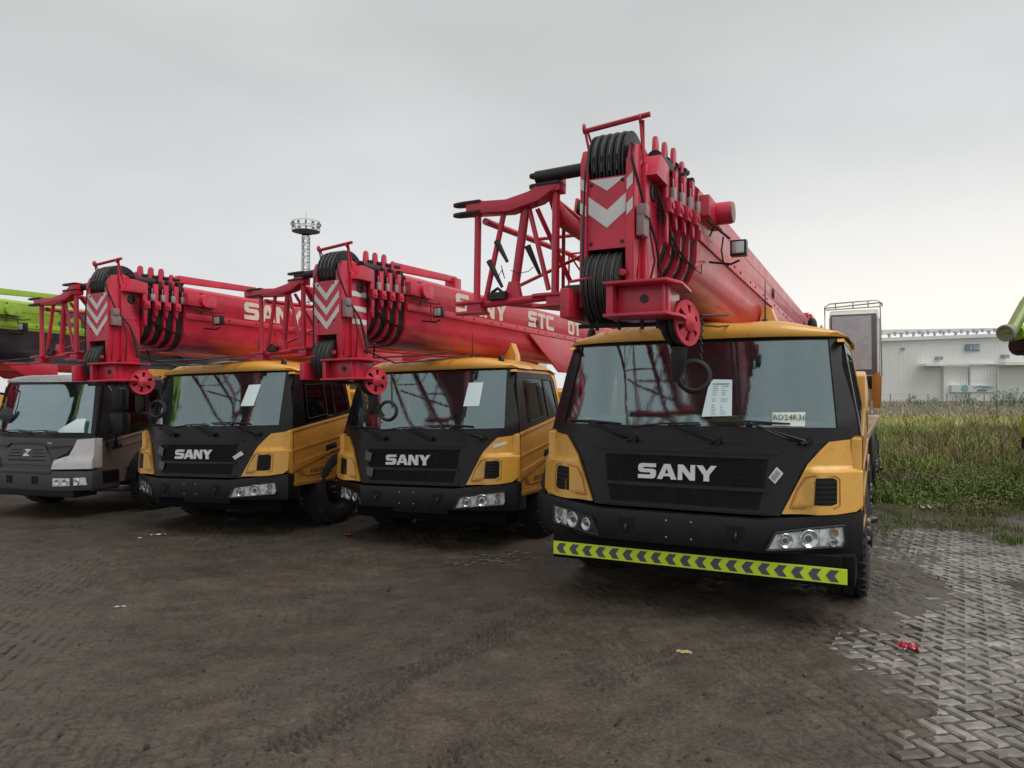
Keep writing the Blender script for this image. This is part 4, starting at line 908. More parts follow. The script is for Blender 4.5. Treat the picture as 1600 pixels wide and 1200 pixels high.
    m = MB(); m.tube([c + Vector((-.02, 0, -.15)), c + Vector((-.03, 0, -.30)), c + Vector((-.05, 0, -.36))], [.05, .045, .02], 10); S('rope_socket', m, DST)
    # hanging chains and coiled ring in front of the screen
    m = MB()
    def chain(a, b_, sag, n=16):
        a, b_ = Vector(a), Vector(b_)
        for k in range(n):
            t = (k + .5) / n; p = a.lerp(b_, t) + Vector((0, 0, -sag * 4 * t * (1 - t))); d = (b_ - a) / n; d.z += -sag * 4 * (1 - 2 * t) / n
            m.torus(p, (d.normalized()).cross(Vector((0, 1, 0)) if k % 2 else Vector((1, .3, .2))), max(.010, d.length * .42),   .0048, 8, 4)
    chain((.48, -1.2, 2.40), (.47, -1.18, 2.02), 0, 16); chain((.30, -1.25, 2.20), (.38, -1.2, 1.94), .06, 14); chain((.30, -1.25, 2.20), (.31, -1.25, 1.92), .0, 10)
    S('chain', m, DST)
    m = MB(); m.torus((.43, -1.2, 1.99), (.25, -1, 0), .10, .018, 28, 8); m.torus((.435, -1.22, 1.99), (.28, -1, .1), .095, .012, 28, 8); S('hose_ring', m, RUB)
    if text:
        mp_ = lambda a, d, bb: (.3425 - d, a, bb)
        for (t, y, z, h) in text: letters(b, t, y, z, h, lambda a, bb: -.006 if bb > 3.10 else -.012, .010, CRM if not lower else mat('dark_lettering', (.03, .07, .09), .5), mp_, sx=1.15)
    # chevrons
    py = hy0 + .001 if vs3 != 3 else hy0 - .013
    mk = lambda m_, zc, th, hw, dz, x0=-.022, x1=0: m_.patch([(x0 - hw, zc + dz), (x0, zc), (x0 + hw, zc + dz), (x0 + hw, zc + dz + th), (x0, zc + th), (x0 - hw, zc + dz + th)], lambda a, bb: py, .003, 0)
    if vs3 == 3:
        for zc in (2.735, 2.885):
            m = MB(); mk(m, zc, .072, .168, .185); m.build('chevron', WHT, hp)
        m = MB(); m.patch([(-.19, 3.23), (-.022, 3.045), (.146, 3.23), (.146, 3.25), (.10, 3.25), (-.022, 3.117), (-.144, 3.25), (-.19, 3.25)], lambda a, bb: py, .003, 0); m.build('chevron', WHT, hp)
    elif vs3 == 2:
        m = MB(); mk(m, 2.925, .115, .127, .10); m.build('chevron', WHT, hp)
        m = MB(); m.patch([(-.14, 3.245), (-.022, 3.165), (.095, 3.245)], lambda a, bb: hy0 + .001, .003, 0); m.build('chevron', WHT, hp)
        m = MB()
        for zc in (2.99, 3.15):
            m = MB(); m.patch([(.112, zc), (.152, zc + .04), (.152, zc + .115), (.112, zc + .075)], lambda a, bb: hy0 - .009, .003, 0); m.build('chevron', WHT, hp); m = MB(); m.patch([(-.162, zc + .02), (-.204, zc + .045), (-.204, zc + .115), (-.162, zc + .09)], lambda a, bb: hy0 - .009, .003, 0); m.build('chevron', WHT, hp)
    if sidebars:
        m = MB()
        for z in (2.80, 2.94, 3.10): m.box((.191, -1.50, z), (.194, -1.25, z + .055))
        m.build('side_stripe', WHT, hp)
    if vs3 != 2:
        dz = -.14
        for o in bpy.data.objects:
            if o.parent is not b: continue
            nm = o.name.split('.')[0]
            lim = 9 if nm in ('bracket', 'bracket_stub', 'bracket_hole', 'bracket_bolt', 'lower_sheave', 'guide_wheel', 'auxiliary_sheave', 'rope_socket', 'chain', 'hose_ring', 'rope_keeper') else \
                  2.90 if nm in ('rope_fall', 'sheave_pin') else 2.62 if nm in ('head_cheek', 'head_flange', 'head_side_plate', 'hoist_rope', 'weld_seam', 'hose') else 0
            if lim:
                for v in o.data.vertices:
                    if v.co.z < lim: v.co.z += dz
    return b

def make_jib(root, c1, loc=(0, 0, 0), tilt=0, pins=True):
    """folded lattice extension carried on the left flank of the boom"""
    jr = MB(); y = -1.40
    # box beam with kinked end across the top of the front frame
    jr.prism([(-1.19, 3.285), (-.86, 3.265), (-.68, 3.30), (-.52, 3.39), (-.46, 3.42), (-.46, 3.31), (-.60, 3.225), (-.84, 3.175), (-1.19, 3.195)], 'y', y - .06, y + .06)
    j = jr.build('jib', c1, root, bev=.006); j.location = loc; j.rotation_euler = (tilt, 0, 0)
    S = lambda name, mb, mt=c1, **k: mb.build(name, mt, j, **k)
    A = {'tl': (-1.12, y, 3.22), 'bl': (-1.12, y, 2.52), 'tr': (-.49, y, 3.30), 'br': (-.49, y, 2.55)}
    def bar(a, b, r=.024, name='brace', n=10): m = MB(); m.tube([a, b], r, n); return S(name, m)
    bar(A['tl'], A['bl'], .026, 'post'); bar(A['tr'], A['br'], .028, 'post'); bar(A['bl'], A['br'], .028, 'bottom_beam')
    bar((-.90, y, 3.20), (-1.06, y + .02, 2.54), .021); bar((-.74, y + .03, 3.22), (-.84, y + .06, 2.62), .033); bar((-.72, y + .02, 3.24), (-.54, y, 2.60), .018); bar((-.66, y + .05, 3.2), (-.50, y + .3, 2.70), .018)
    m = MB(); m.prism([(-.90, 2.55), (-.76, 2.55), (-.79, 2.68), (-.86, 2.68)], 'y', y + .0, y + .05); S('gusset', m, bev=.004)
    # forked lugs at the four corners
    def lug(cx, cz, sgn=-1, L=.15, dip=0):
        for dz in (-.038, .038):
            m = MB(); pts = [(cx + .06, y - .07), (cx + .06, y + .06), (cx - L * .6, y + .04)] 
            pts += [(cx - L + .04 * math.cos(a), y - .015 + .045 * math.sin(a)) for a in [R(q) for q in range(100, 261, 20)]] + [(cx - L * .6, y - .07)]
            m.prism(pts, 'z', cz + dz - .010, cz + dz + .010); S('lug', m, NYL if dip else c1, bev=.003)
    lug(-1.13, 3.24, dip=1); lug(-.50, 3.375, dip=1); lug(-1.10, 2.50); lug(-.47, 2.52)
    for a_, b_ in (((-.56, y - .055, 3.28), (-.44, y + .065, 3.43)), ((-1.2, y - .05, 3.20), (-1.08, y + .06, 3.28)), ((-.54, y - .05, 2.48), (-.42, y + .06, 2.56)), ((-1.18, y - .05, 2.465), (-1.06, y + .06, 2.535))):
        m = MB(); m.box(a_, b_); S('corner_block', m, bev=.01)
    # long lattice tapering back
    c0 = [(-1.10, y, 2.56), (-.50, y, 2.56), (-.56, y, 3.28), (-1.06, y, 3.14)]
    y1, y2 = -.05, 6.2
    c1_ = [(-.96, y1, 2.66), (-.52, y1, 2.66), (-.52, y1, 3.16), (-.96, y1, 3.16)]
    c2 = [(-.94, y2, 2.70), (-.54, y2, 2.70), (-.54, y2, 3.10), (-.94, y2, 3.10)]
    for a, b_, c in zip(c0, c1_, c2): m = MB(); m.tube([a, b_, c], [.026, .022, .018], 10); S('chord', m)
    N_ = 5
    for k in range(N_):
        t0, t1 = k / N_, (k + 1) / N_
        m = MB()
        for f in range(4):
            a = Vector(c1_[f]).lerp(Vector(c2[f]), t0); b_ = Vector(c1_[(f + 1) % 4]).lerp(Vector(c2[(f + 1) % 4]), t1 if k % 2 == 0 else t1)
            m.tube([a, b_], .009, 6); m.tube([a, Vector(c1_[(f + 1) % 4]).lerp(Vector(c2[(f + 1) % 4]), t0)], .009, 6)
        S('lacing', m)
    bar((-1.05, y + .1, 2.58), (-.56, y + 1.0, 3.1), .014); bar((-.56, y + .3, 3.2), (-.95, y + 1.2, 2.7), .015); bar((-.98, y + .7, 3.15), (-.53, y + .7, 3.15), .014)
    m = MB(); m.prism([(y + .1, 3.28), (y + .3, 3.24), (y + 1.3, 3.18), (y + 1.3, 3.08), (y + .25, 3.12)], 'x', -.60, -.53); S('top_plate', m, bev=.004)
    m = MB(); m.prism([(y + .55, 3.2), (y + .62, 3.42), (y + .70, 3.42), (y + .78, 3.2)], 'x', -.60, -.58); m.prism([(y + .55, 3.2), (y + .62, 3.42), (y + .70, 3.42), (y + .78, 3.2)], 'x', -.54, -.52); S('jib_sheave_bracket', m)
    m = MB(); m.disc((-.56, y + .66, 3.34), (1, 0, 0), .075, .03, 18); S('jib_sheave', m, NYL)
    for (a, b_) in () if not pins else (((-.96, y, 2.98), (-.86, y - .02, 2.82)), ((-1.02, y, 2.84), (-.90, y - .02, 2.64)), ((-.70, y - .02, 2.92), (-.62, y + .02, 2.72))):
        m = MB(); m.tube([a, b_], [.024, .012], 8); S('hinge_pin', m, DST)
    m = MB(); m.box((-1.0, y - .05, 2.55), (-.86, y + .03, 2.60)); m.tube([(-.98, y - .03, 2.60), (-.93, y - .03, 2.63), (-.88, y - .03, 2.59)], .012, 6); S('latch', m, DST)
    m = MB(); m.tube([(-.92, y, 2.80), (-.88, y - .02, 2.70), (-.90, y - .03, 2.76), (-.93, y - .02, 2.72)], .0035, 5); m.tube([(-.84, y, 2.76), (-.78, y - .01, 2.73), (-.70, y, 2.74), (-.66, y, 2.77)], .003, 5); S('cable', m, DST)
    return j

# ---------------------------------------------- the other maker's cab
def FD(x, z):
    y = .08 + .05 * (z - .9) / .6 if z < 1.5 else .13 + .30 * (z - 1.5) / .8
    a = max(0, abs(x) - .5) / .8
    return y + .22 * a * a
def make_cab_Z(root, body, door_m):
    m = MB()
    m.patch([(-1.28, .86), (1.28, .86), (1.28, 1.44), (-1.28, 1.44)], FD, .05, .08); fp = m.build('front_panel', CHA, root)
    m = MB(); m.patch([(-1.24, 1.42), (-.45, 1.43), (-.30, 1.44), (.30, 1.44), (.45, 1.43), (1.24, 1.42), (1.10, 1.33), (.50, 1.26), (.40, 1.34), (-.40, 1.34), (-.50, 1.26), (-1.10, 1.33)], off(FD, .03), .05, .07); m.build('hood_ridge', CHA, fp, bev=.004)
    m = MB(); m.patch([(-.62, .93), (.62, .93), (.40, 1.31), (-.40, 1.31)], off(FD, .018), .03, .08); pn = m.build('grille', CHA, fp)
    for k, z in enumerate((.99, 1.06, 1.13, 1.20)):
        for s in ((-1, 1) if k else (0,)):
            m = MB(); a = (-.44, .44) if not s else ((-.46 + k * .03, -.14) if s < 0 else (.14, .46 - k * .03))
            m.patch([(a[0], z), (a[1], z), (a[1], z + .018), (a[0], z + .018)], off(FD, .020), .01, .1); m.build('grille_slot', GRL, pn)
    letters(pn, 'Z', -.075, 1.07, .155, off(FD, .030), .012, LOG, slant=.28, sx=.72)
    for s in (-1, 1):
        for k in range(3):
            m = MB(); o = k * .045
            m.patch(mir([(.68 + o, 1.05 + o * .2), (.86 + o, 1.15 + o * .2), (.96 + o, 1.30), (.985 + o, 1.30), (.89 + o, 1.13 + o * .2), (.70 + o, 1.03 + o * .2)], s), off(FD, .012), .015, .08); m.build('grille_fin', GRL, fp)
        m = MB(); m.patch(mir([(.66, .875), (.70, 1.01), (.94, 1.10), (1.04, 1.42), (1.30, 1.44), (1.31, .88)], s), lambda x, z: FD(x, z) - .05 - .03 * float(smooth((1.06 - z) / .06)), .05, .05); m.build('corner_panel', body, root, smooth=50)
        m = MB(); m.prism([(.30, .88), (.30, 1.44), (.45, 1.44), (.45, .88)], 'x', s * 1.24, s * 1.30); m.build('corner_side', body, root, bev=.02)
    m = MB(); m.box((.47, FD(.6, 1.36) - .034, 1.335), (.56, FD(.6, 1.36), 1.375)); m.build('badge', mat('badge_grey', (.5, .5, .52), .4), fp)
    m = MB()
    m.patch([(-1.26, 1.44), (1.26, 1.44), (1.24, 1.52), (-1.24, 1.52)], off(FD, -.02), .05, .08)
    m.patch([(-1.26, 1.50), (-1.20, 1.50), (-1.05, 2.22), (-1.12, 2.25)], FD, .05, .07); m.patch([(1.20, 1.50), (1.26, 1.50), (1.12, 2.25), (1.05, 2.22)], FD, .05, .07); m.patch([(-1.05, 2.21), (1.05, 2.21), (1.12, 2.25), (-1.12, 2.25)], off(FD, .001), .05, .07)
    m.build('windscreen_surround', BLK, root)
    m = MB(); m.patch([(-1.21, 1.515), (1.21, 1.515), (1.06, 2.215), (-1.06, 2.215)], off(FD, -.012), .006, .08); m.build('windscreen', GLS2, root)
    for x in (-.85, -.25, .35):
        P = lambda c, d=.03: (c[0], FD(*c) - d, c[1])
        m = MB(); m.tube([P((x - .32, 1.545)), P((x, 1.56), .04), P((x + .32, 1.54))], .008, 6); w = m.build('wiper', RUB, root)
        m = MB()
        for e in (0, .05): m.tube([P((x + e, 1.56), .045), P((x + .22 + e, 1.47), .04)], .007, 6)
        m.build('wiper_arm', BLK, w)
    # roof
    vs = []; rows = 8; nx_ = 25; m = MB()
    for i in range(nx_):
        x = -1.16 + 2.32 * i / (nx_ - 1); ax = abs(x) / 1.16; zt = 2.36 - .05 * ax ** 4
        f0 = FD(x, 2.25) - .02
        for (y, z) in ((f0 + .04, 2.235), (f0, 2.24), (f0 + .01, 2.29), (f0 + .07, zt - .02), (f0 + .2, zt), (1.5, zt), (1.85, zt - .03), (1.9, 2.1)): vs.append((x, y, z))
    m.add(vs, [(i*rows + j, i*rows + j + 1, (i+1)*rows + j + 1, (i+1)*rows + j) for i in range(nx_ - 1) for j in range(rows - 1)]); m.build('roof', body, root, smooth=60)
    L = lambda z: 1.30 - .15 * max(0, z - 1.4) / .85
    for s in (-1, 1):
        mp_ = lambda a, d, b: (s * (L(b) - d), a, b)
        m = MB(); m.patch([(.45, .62), (1.0, .62), (1.35, .80), (1.9, .95), (1.9, 1.62), (.45, 1.38)], lambda a, b: 0, .06, .12, mp_); m.patch([(.36, .62), (.45, .62), (.45, 1.38), (.36, 1.36)], lambda a, b: .006, .05, 0, mp_); dr = m.build('door', door_m, root)
        m = MB(); m.patch([(.5, 1.385), (1.88, 1.61), (1.88, 1.57), (.5, 1.345)], lambda a, b: -.015, .02, .2, mp_); m.patch([(.9, .86), (1.9, .96), (1.9, .93), (.9, .84)], lambda a, b: -.010, .02, .2, mp_); m.patch([(.5, 1.22), (1.4, 1.42), (1.4, 1.38), (.5, 1.16)], lambda a, b: -.008, .02, .2, mp_); m.build('door_crease', door_m, dr, bev=.004)
        m = MB(); m.patch([(.62, 1.20), (.82, 1.24), (.82, 1.32), (.62, 1.28)], lambda a, b: -.012, .02, 0, mp_); m.build('door_handle', BLK, dr, bev=.004)
        m = MB(); m.patch([(.36, 1.36), (.45, 1.38), (.85, 1.45), (.90, 2.12), (.80, 2.25), (.60, 2.22)], lambda a, b: 0, .05, .12, mp_); m.patch([(1.75, 1.60), (1.9, 1.62), (1.86, 2.2), (1.8, 2.28), (.80, 2.25), (.90, 2.12), (1.72, 2.15)], lambda a, b: 0, .05, .12, mp_); fr = m.build('side_window_frame', BLK, root)
        m = MB(); m.patch([(.85, 1.45), (1.75, 1.60), (1.72, 2.15), (.90, 2.12)], lambda a, b: .012, .006, 0, mp_); m.build('side_window', GLD, fr)
        m = MB(); m.patch([(.62, 2.23), (.80, 2.26), (1.8, 2.29), (1.86, 2.2), (1.9, 2.2), (1.86, 2.36), (.8, 2.34)], lambda a, b: -.003, .05, .12, mp_); m.build('roof_rail', door_m, root)
        # mirror
        if s > 0:
            m = MB(); m.box((1.40, .50, 1.86), (1.66, .66, 2.16)); m.box((1.38, .48, 1.50), (1.70, .66, 1.84)); mi = m.build('mirror', BLK, root, bev=.05)
            m = MB(); m.tube([(1.24, .55, 1.30), (1.45, .56, 1.36), (1.5, .57, 1.6), (1.5, .57, 2.0), (1.25, .58, 2.18)], .02, 8); m.box((1.24, .5, 1.27), (1.48, .60, 1.38)); m.build('mirror_arm', BLK, mi)
        m = MB(); m.tube([(s * 1.22, .3, .55), (s * 1.28, 1.2, .45), (s * 1.28, 2.4, .45)], .04, 8); m.build('side_guard', CHA, root)
    m = MB(); m.tube([(-.98, .42, 2.18), (-.80, .28, 2.16), (-.78, .2, 1.98), (-.72, .2, 1.88)], .012, 6); m.tube([(-.98, .42, 1.95), (-.80, .28, 1.94)], .010, 6); m.lathe((-.66, .2, 1.80), (.2, -1, 0), [(-.02, .03), (0, .12), (.02, .125), (.03, .11), (.03, .001)], 20); m.build('front_mirror', CHA, root)
    # bumper
    m = MB(); m.prism([(-1.30, .50), (-1.30, .25), (-1.05, .06), (-.62, -.0), (.62, -.0), (1.05, .06), (1.30, .25), (1.30, .80), (-1.30, .80)], 'z', .54, .845); bu = m.build('bumper', CHA, root, bev=.02)
    m = MB(); m.prism([(-.66, -.02), (.66, -.02), (.70, .1), (-.70, .1)], 'z', .80, .862); m.build('bumper_step', CHA, bu, bev=.01)
    for x in (-.30, .30):
        m = MB(); m.box((x - .07, -.006, .64), (x + .07, .02, .76)); m.build('hook_pocket', mat('pocket_black', (0, 0, 0)), bu)
    m = MB(); m.box((-1.0, .15, .42), (1.0, .6, .54)); m.build('lower_valance', DST, bu, bev=.02)
    FZ = lambda x, z: max(0, abs(x) - .62) * .14 + max(0, abs(x) - 1.05) * .6
    for s in (-1, 1):
        out = [(.70, .61), (.70, .735), (1.22, .745), (1.24, .63)]
        m = MB(); m.patch(mir(out, s), off(FZ, .004), .02, .08); hl = m.build('headlight', LMP, root)
        for x, r in ((.80, .045), (.95, .05), (1.12, .05)):
            m = MB(); m.lathe((x * s, FZ(x, 0) - .008, .675), (.15 * s, -1, 0), [(0, .001), (.004, r * .5), (.016, r), (0, r * 1.1)], 18); m.build('reflector', CHR, hl)
        m = MB(); m.patch(mir(out, s), off(FZ, .030), .004, .08); m.build('lens', GLL, hl)
    m = MB(); m.prism([(2.0, 1.43), (2.0, 2.05), (3.0, 1.95), (3.1, 1.43)], 'x', .6, 1.3); m.build('engine_cover', body, root, bev=.03)
    make_interior(root)

# ------------------------------------------------------------------ place the cranes
def place(o, x, y, deg, z=0, roll=0): o.location = (x, y, z); o.rotation_euler = (0, roll, -R(deg))
G5 = 'red boomed truck cranes parked side by side'
# nearest yellow crane
A = empty('truck_crane'); tag(A, 'nearest yellow cab truck crane with lime chevron strip under its bumper and red boom', 'truck crane', G5)
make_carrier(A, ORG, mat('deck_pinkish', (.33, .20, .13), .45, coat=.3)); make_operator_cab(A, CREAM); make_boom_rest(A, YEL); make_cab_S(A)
ta = -R(1.6)
make_boom(A, RED, None, None, '', vs3=2, loc=(0, -.084, -.045), tilt=ta); make_jib(A, RED, loc=(0, -.084, -.045), tilt=ta)
m = MB(); m.box((-1.18, .102, .398), (1.28, .115, .515)); st = m.build('chevron_strip', LIM, A)
m = MB(); m.box((-1.20, .14, .36), (1.24, .20, .60)); m.box((1.05, .20, .36), (1.33, .62, .60)); m.build('apron', VAL, A, bev=.01)
for k in range(19):
    x = -1.15 + k * .1265; h0, h1, mid, w, d = .412, .502, .457, .062, .034
    m = MB(); m.prism([(x + d, h0), (x + d + w, h0), (x + w, mid), (x + d + w, h1), (x + d, h1), (x, mid)], 'y', .098, .1018); m.build('arrow', CHG, st)
m = MB(); m.patch([(.705, 1.19), (.755, 1.14), (.815, 1.225), (.765, 1.275)], off(F, .03), .004, 0); sk = m.build('barcode_sticker', WHT, A)
m = MB()
for k in range(6): 
    t = .15 + k * .13; a = Vector((.705, 1.19)).lerp(Vector((.765, 1.275)), t); b = Vector((.755, 1.14)).lerp(Vector((.815, 1.225)), t)
    p, q = a.lerp(b, .2), a.lerp(b, .8); m.patch([(p.x, p.y), (q.x, q.y), (q.x + .003, q.y + .005), (p.x + .003, p.y + .005)], off(F, .0325), .002, 0)
m.build('print', PRT, sk)
place(A, 1.384, 6.156, 27.3)

# second and third yellow cranes share the same build
B = empty('truck_crane'); tag(B, 'yellow truck crane in the middle, boom side lettered with a second white word and 0T', 'truck crane', G5)
make_carrier(B, ORG, ORG, .09); make_operator_cab(B, CREAM); make_boom_rest(B, YEL); make_cab_S(B)
make_boom(B, RED, None, None, [('SANY', .47, 3.12, .25), ('STC', 2.76, 3.125, .25), ('0T', 4.49, 3.13, .24)], vs3=3, loc=(.11, .08, -.01), sidebars=True); make_jib(B, RED, loc=(.06, .05, .0), pins=False)
index_children()
Cc = copy_tree(B, None, skip=('letter', 'side_stripe')); tag(Cc, 'yellow truck crane between the silver grey cab crane and the middle yellow crane', 'truck crane', G5)
boomC = [o for o in bpy.data.objects if o.parent is Cc and o.name.startswith('boom')][0]; boomC.location = (.14, .16, -.01); 
fpC = [o for o in bpy.data.objects if o.parent is Cc and o.name.startswith('front_panel')][0]
letters(fpC, 'SANY', -.375, 1.135, .128, off(F, .028), .024, LOG)
letters(boomC, 'SANY', .40, 3.12, .25, lambda a, b: -.006 if b > 3.10 else -.012, .010, CRM, lambda a, d, bb: (.3425 - d, a, bb))
m = MB(); m.patch([(1.10, 1.345), (1.24, 1.39), (1.235, 1.43), (1.10, 1.385)], off(F, .036), .004, .05); m.build('bar_sticker', WHT, B)
m = MB(); m.patch([(.66, 1.17), (.70, 1.13), (.82, 1.20), (.78, 1.245)], off(F, .03), .004, .05); m.build('bar_sticker', WHT, Cc)
for par in (B, Cc):
    for x, z in ((-.72, 1.20), (-.68, 1.0)):
        m = MB(); m.patch([(x, z), (x + .10, z - .03), (x + .12, z + .08), (x, z + .11)], off(F, .028), .003, .05); m.build('clear_film_patch', mat('clear_film', (.06, .06, .075), .2), par)
place(B, -1.32, 9.29, 25.7, -.17, -.022); place(Cc, -4.44, 10.19, 22.3, -.17, -.022)

D = empty('truck_crane'); tag(D, 'silver grey cab truck crane under a lime green and black boom at the left edge', 'truck crane', 'lime green boomed truck cranes')
make_carrier(D, CHA, GRC, .09); make_operator_cab(D, GRN); 
_before = set(bpy.data.objects); make_cab_Z(D, GRC, TAU)
for _o in set(bpy.data.objects) - _before:                       # narrower, lower-silled cab
    if _o.type == 'MESH':
        for _v in _o.data.vertices:
            _z = _v.co.z; _v.co.z = _z - .09 * float(smooth((_z - 1.0) / .4)) * (1 - float(smooth((_z - 1.9) / .35))); _v.co.x *= .87
make_boom(D, GRN, None, GNB, [('ZTC', .50, 3.12, .24)], vs3=0, loc=(-.2, .0, .05))
place(D, -7.9 + .2 * math.cos(R(17)), 11.66 - .2 * math.sin(R(17)), 17, -.17, 0)
index_children()
Fz = copy_tree(D, None); tag(Fz, 'lime green boomed truck crane mostly outside the right edge, only its folded jib lug showing', 'truck crane', 'lime green boomed truck cranes')
place(Fz, 8.75, 9.3, 45, -.09, 0)
def P9(px, py, d): return Vector(((px - 800) / 1150 * d, d, 1.85 + (618 - py) / 1150 * d))
OLV = mat('olive_green_pipe', (.22, .30, .06), .35, coat=.4)
Wi = (Matrix.Translation((8.75, 9.3, -.09)) @ Matrix.Rotation(-R(45), 4, 'Z')).inverted()
m = MB(); m.tube([Wi @ P9(1576, 526, 8.6), Wi @ P9(1588, 505, 8.7), Wi @ P9(1604, 476, 8.8), Wi @ P9(1660, 400, 9.2)], .072, 16); pp = m.build('boom_pipe', OLV, Fz)
c = Wi @ P9(1573, 520, 8.6); ax_ = (Wi.to_3x3() @ Vector((-.75, -.45, -.25))); m = MB(); m.lathe(c, ax_, [(-.10, .06), (-.09, .088), (.0, .100), (.03, .098), (.03, .075), (.01, .07), (.01, .001)], 24); m.build('pipe_flange', mat('flange_grey', (.24, .27, .19), .5), pp)
m = MB(); m.tube([Wi @ P9(1588, 520, 8.7), Wi @ P9(1640, 515, 9.0)], .09, 14); m.build('pipe_stub', GRN, pp)
m = MB(); m.tube([Wi @ P9(1592, 540, 8.75), Wi @ P9(1640, 540, 9.0)], .12, 14); m.tube([Wi @ P9(1600, 545, 8.75), Wi @ P9(1604, 556, 8.75)], [.09, .02], 10); m.build('pipe_lagging', NYL, pp)
m = MB(); a_ = Wi @ P9(1595, 646, 9.6); b_ = Wi @ P9(1640, 683, 9.6); m.box((min(a_.x, b_.x), a_.y, b_.z), (max(a_.x, b_.x) + .2, a_.y + .2, a_.z)); sb_ = m.build('side_box', GRN, Fz, bev=.02)
m = MB(); m.box((min(a_.x, b_.x), a_.y + .02, b_.z - .15), (max(a_.x, b_.x) + .2, a_.y + .2, b_.z)); m.build('side_box_foot', BLK, sb_)
E_ = copy_tree(Cc, None); tag(E_, 'red truck crane at the far left, red steel showing below the green and black boom', 'truck crane', G5); place(E_, -12.6, 13.2, 13, -.17, 0)

# ------------------------------------------------------------------ papers behind the glass
def paper(par, quad, label, group, d=-.006, printed=True, name='paper_sheet', Fn=F):
    M_ = Matrix.Translation(par.location) @ par.rotation_euler.to_matrix().to_4x4()
    e = empty(name); tag(e, label, 'paper', group); e.matrix_world = M_
    m = MB(); m.patch(quad, off(Fn, d), .002, .08); m.build('sheet', PAP if name == 'paper_sheet' else mat('placard_paper', (.72, .80, .72), .8, var=.02), e)
    return e
pa = paper(A, [(.15, 1.67), (.40, 1.68), (.38, 1.985), (.225, 1.99), (.19, 1.965)], 'pale blue printed sheet with a folded corner stuck on the nearest windscreen', 'sheets of paper in the windscreens')
m = MB()
rr = random.Random(5)
for k in range(15):
    z = 1.945 - k * .018
    if rr.random() < .2: continue
    for (a, b) in (((.225, .25 + rr.random() * .02), (.30, .31 + rr.random() * .05)) if k else ((.22, .36),)):
        m.patch([(a, z), (b, z), (b, z + (.004 if k else .009)), (a, z + (.004 if k else .009))], off(F, -.004), .001, 0)
m.build('print', PRT, pa)
paper(B, [(.67, 1.87), (.87, 1.87), (.87, 2.17), (.685, 2.17)], 'blank pale sheet stuck on the middle crane windscreen', 'sheets of paper in the windscreens')
paper(Cc, [(.63, 1.86), (.82, 1.86), (.84, 2.16), (.665, 2.155)], 'tilted blank pale sheet on the third crane windscreen, nearest the grey cab', 'sheets of paper in the windscreens')
pb = paper(D, [(.52, 1.44), (1.0, 1.44), (.97, 1.66), (.84, 1.65)], 'white slanting sheet in the lower corner of the grey cab windscreen', 'sheets of paper in the windscreens', Fn=FD, d=-.006)
pl = paper(A, [(.72, 1.60), (.965, 1.60), (.965, 1.715), (.72, 1.71)], 'white number placard reading RD24R36 at the foot of the nearest windscreen', None, name='number_placard')
mt = Matrix.Translation((.728, F(.72, 1.66) - .008, 1.652)) @ Matrix.Rotation(math.atan2(F(.96, 1.68) - F(.72, 1.68), .24), 4, 'Z') @ Matrix.Rotation(R(90 - 18), 4, 'X')
font_mesh('RD24R36', .066, 'print', mat('print_dark', (.05, .09, .08), .8), pl, mt)
# plastic wrapped bits along the dashboard
wr = empty('plastic_wrapping'); tag(wr, 'crumpled coloured plastic wrapping strewn along the dashboard of the nearest crane', 'wrapping'); wr.matrix_world = Matrix.Translation(A.location) @ A.rotation_euler.to_matrix().to_4x4()
rr = random.Random(9)
for k in range(26):
    x = -.95 + k * .078; z = 1.60 + rr.random() * .03; y = F(x, 1.6) + .07 + rr.random() * .1
    m = MB(); s_ = .05 + rr.random() * .07; vs = [(x + rr.uniform(-s_, s_) * 1.5, y + rr.uniform(-.03, .03), z + rr.uniform(-.03, s_ * .7)) for q in range(9)]
    bm = bmesh.new(); [bm.verts.new(v) for v in vs]; bmesh.ops.convex_hull(bm, input=bm.verts[:]); bm.verts.index_update()
    fs = [[v.index for v in f.verts] for f in bm.faces]; m.add([tuple(v.co) for v in bm.verts], fs); bm.free()
    m.build('wrapping_piece', PLAS[[0, 2, 3, 1, 1, 0][k % 6]], wr, smooth=0)

# ------------------------------------------------------------------ far background
wh = empty('warehouse', (0, 0, 0)); tag(wh, 'long white metal clad warehouse with a small blue sign beyond the field', 'warehouse')
CLAD = mat('white_cladding', (.82, .84, .81), .6, var=.04, scale=.2, dirt=.3, dirtcol=(.68, .71, .69), streak=.4)
CLD2 = mat('white_door_cladding', (.86, .86, .84), .6, var=.03, scale=.3)
RFG = mat('pale_roof_sheet', (.88, .88, .88), .5, var=.05, scale=.2)
DW = 128.
def WX(px, d=DW): return (px - 800) / 1150 * d
def WZ(py, d=DW): return 1.85 + (618 - py) / 1150 * d
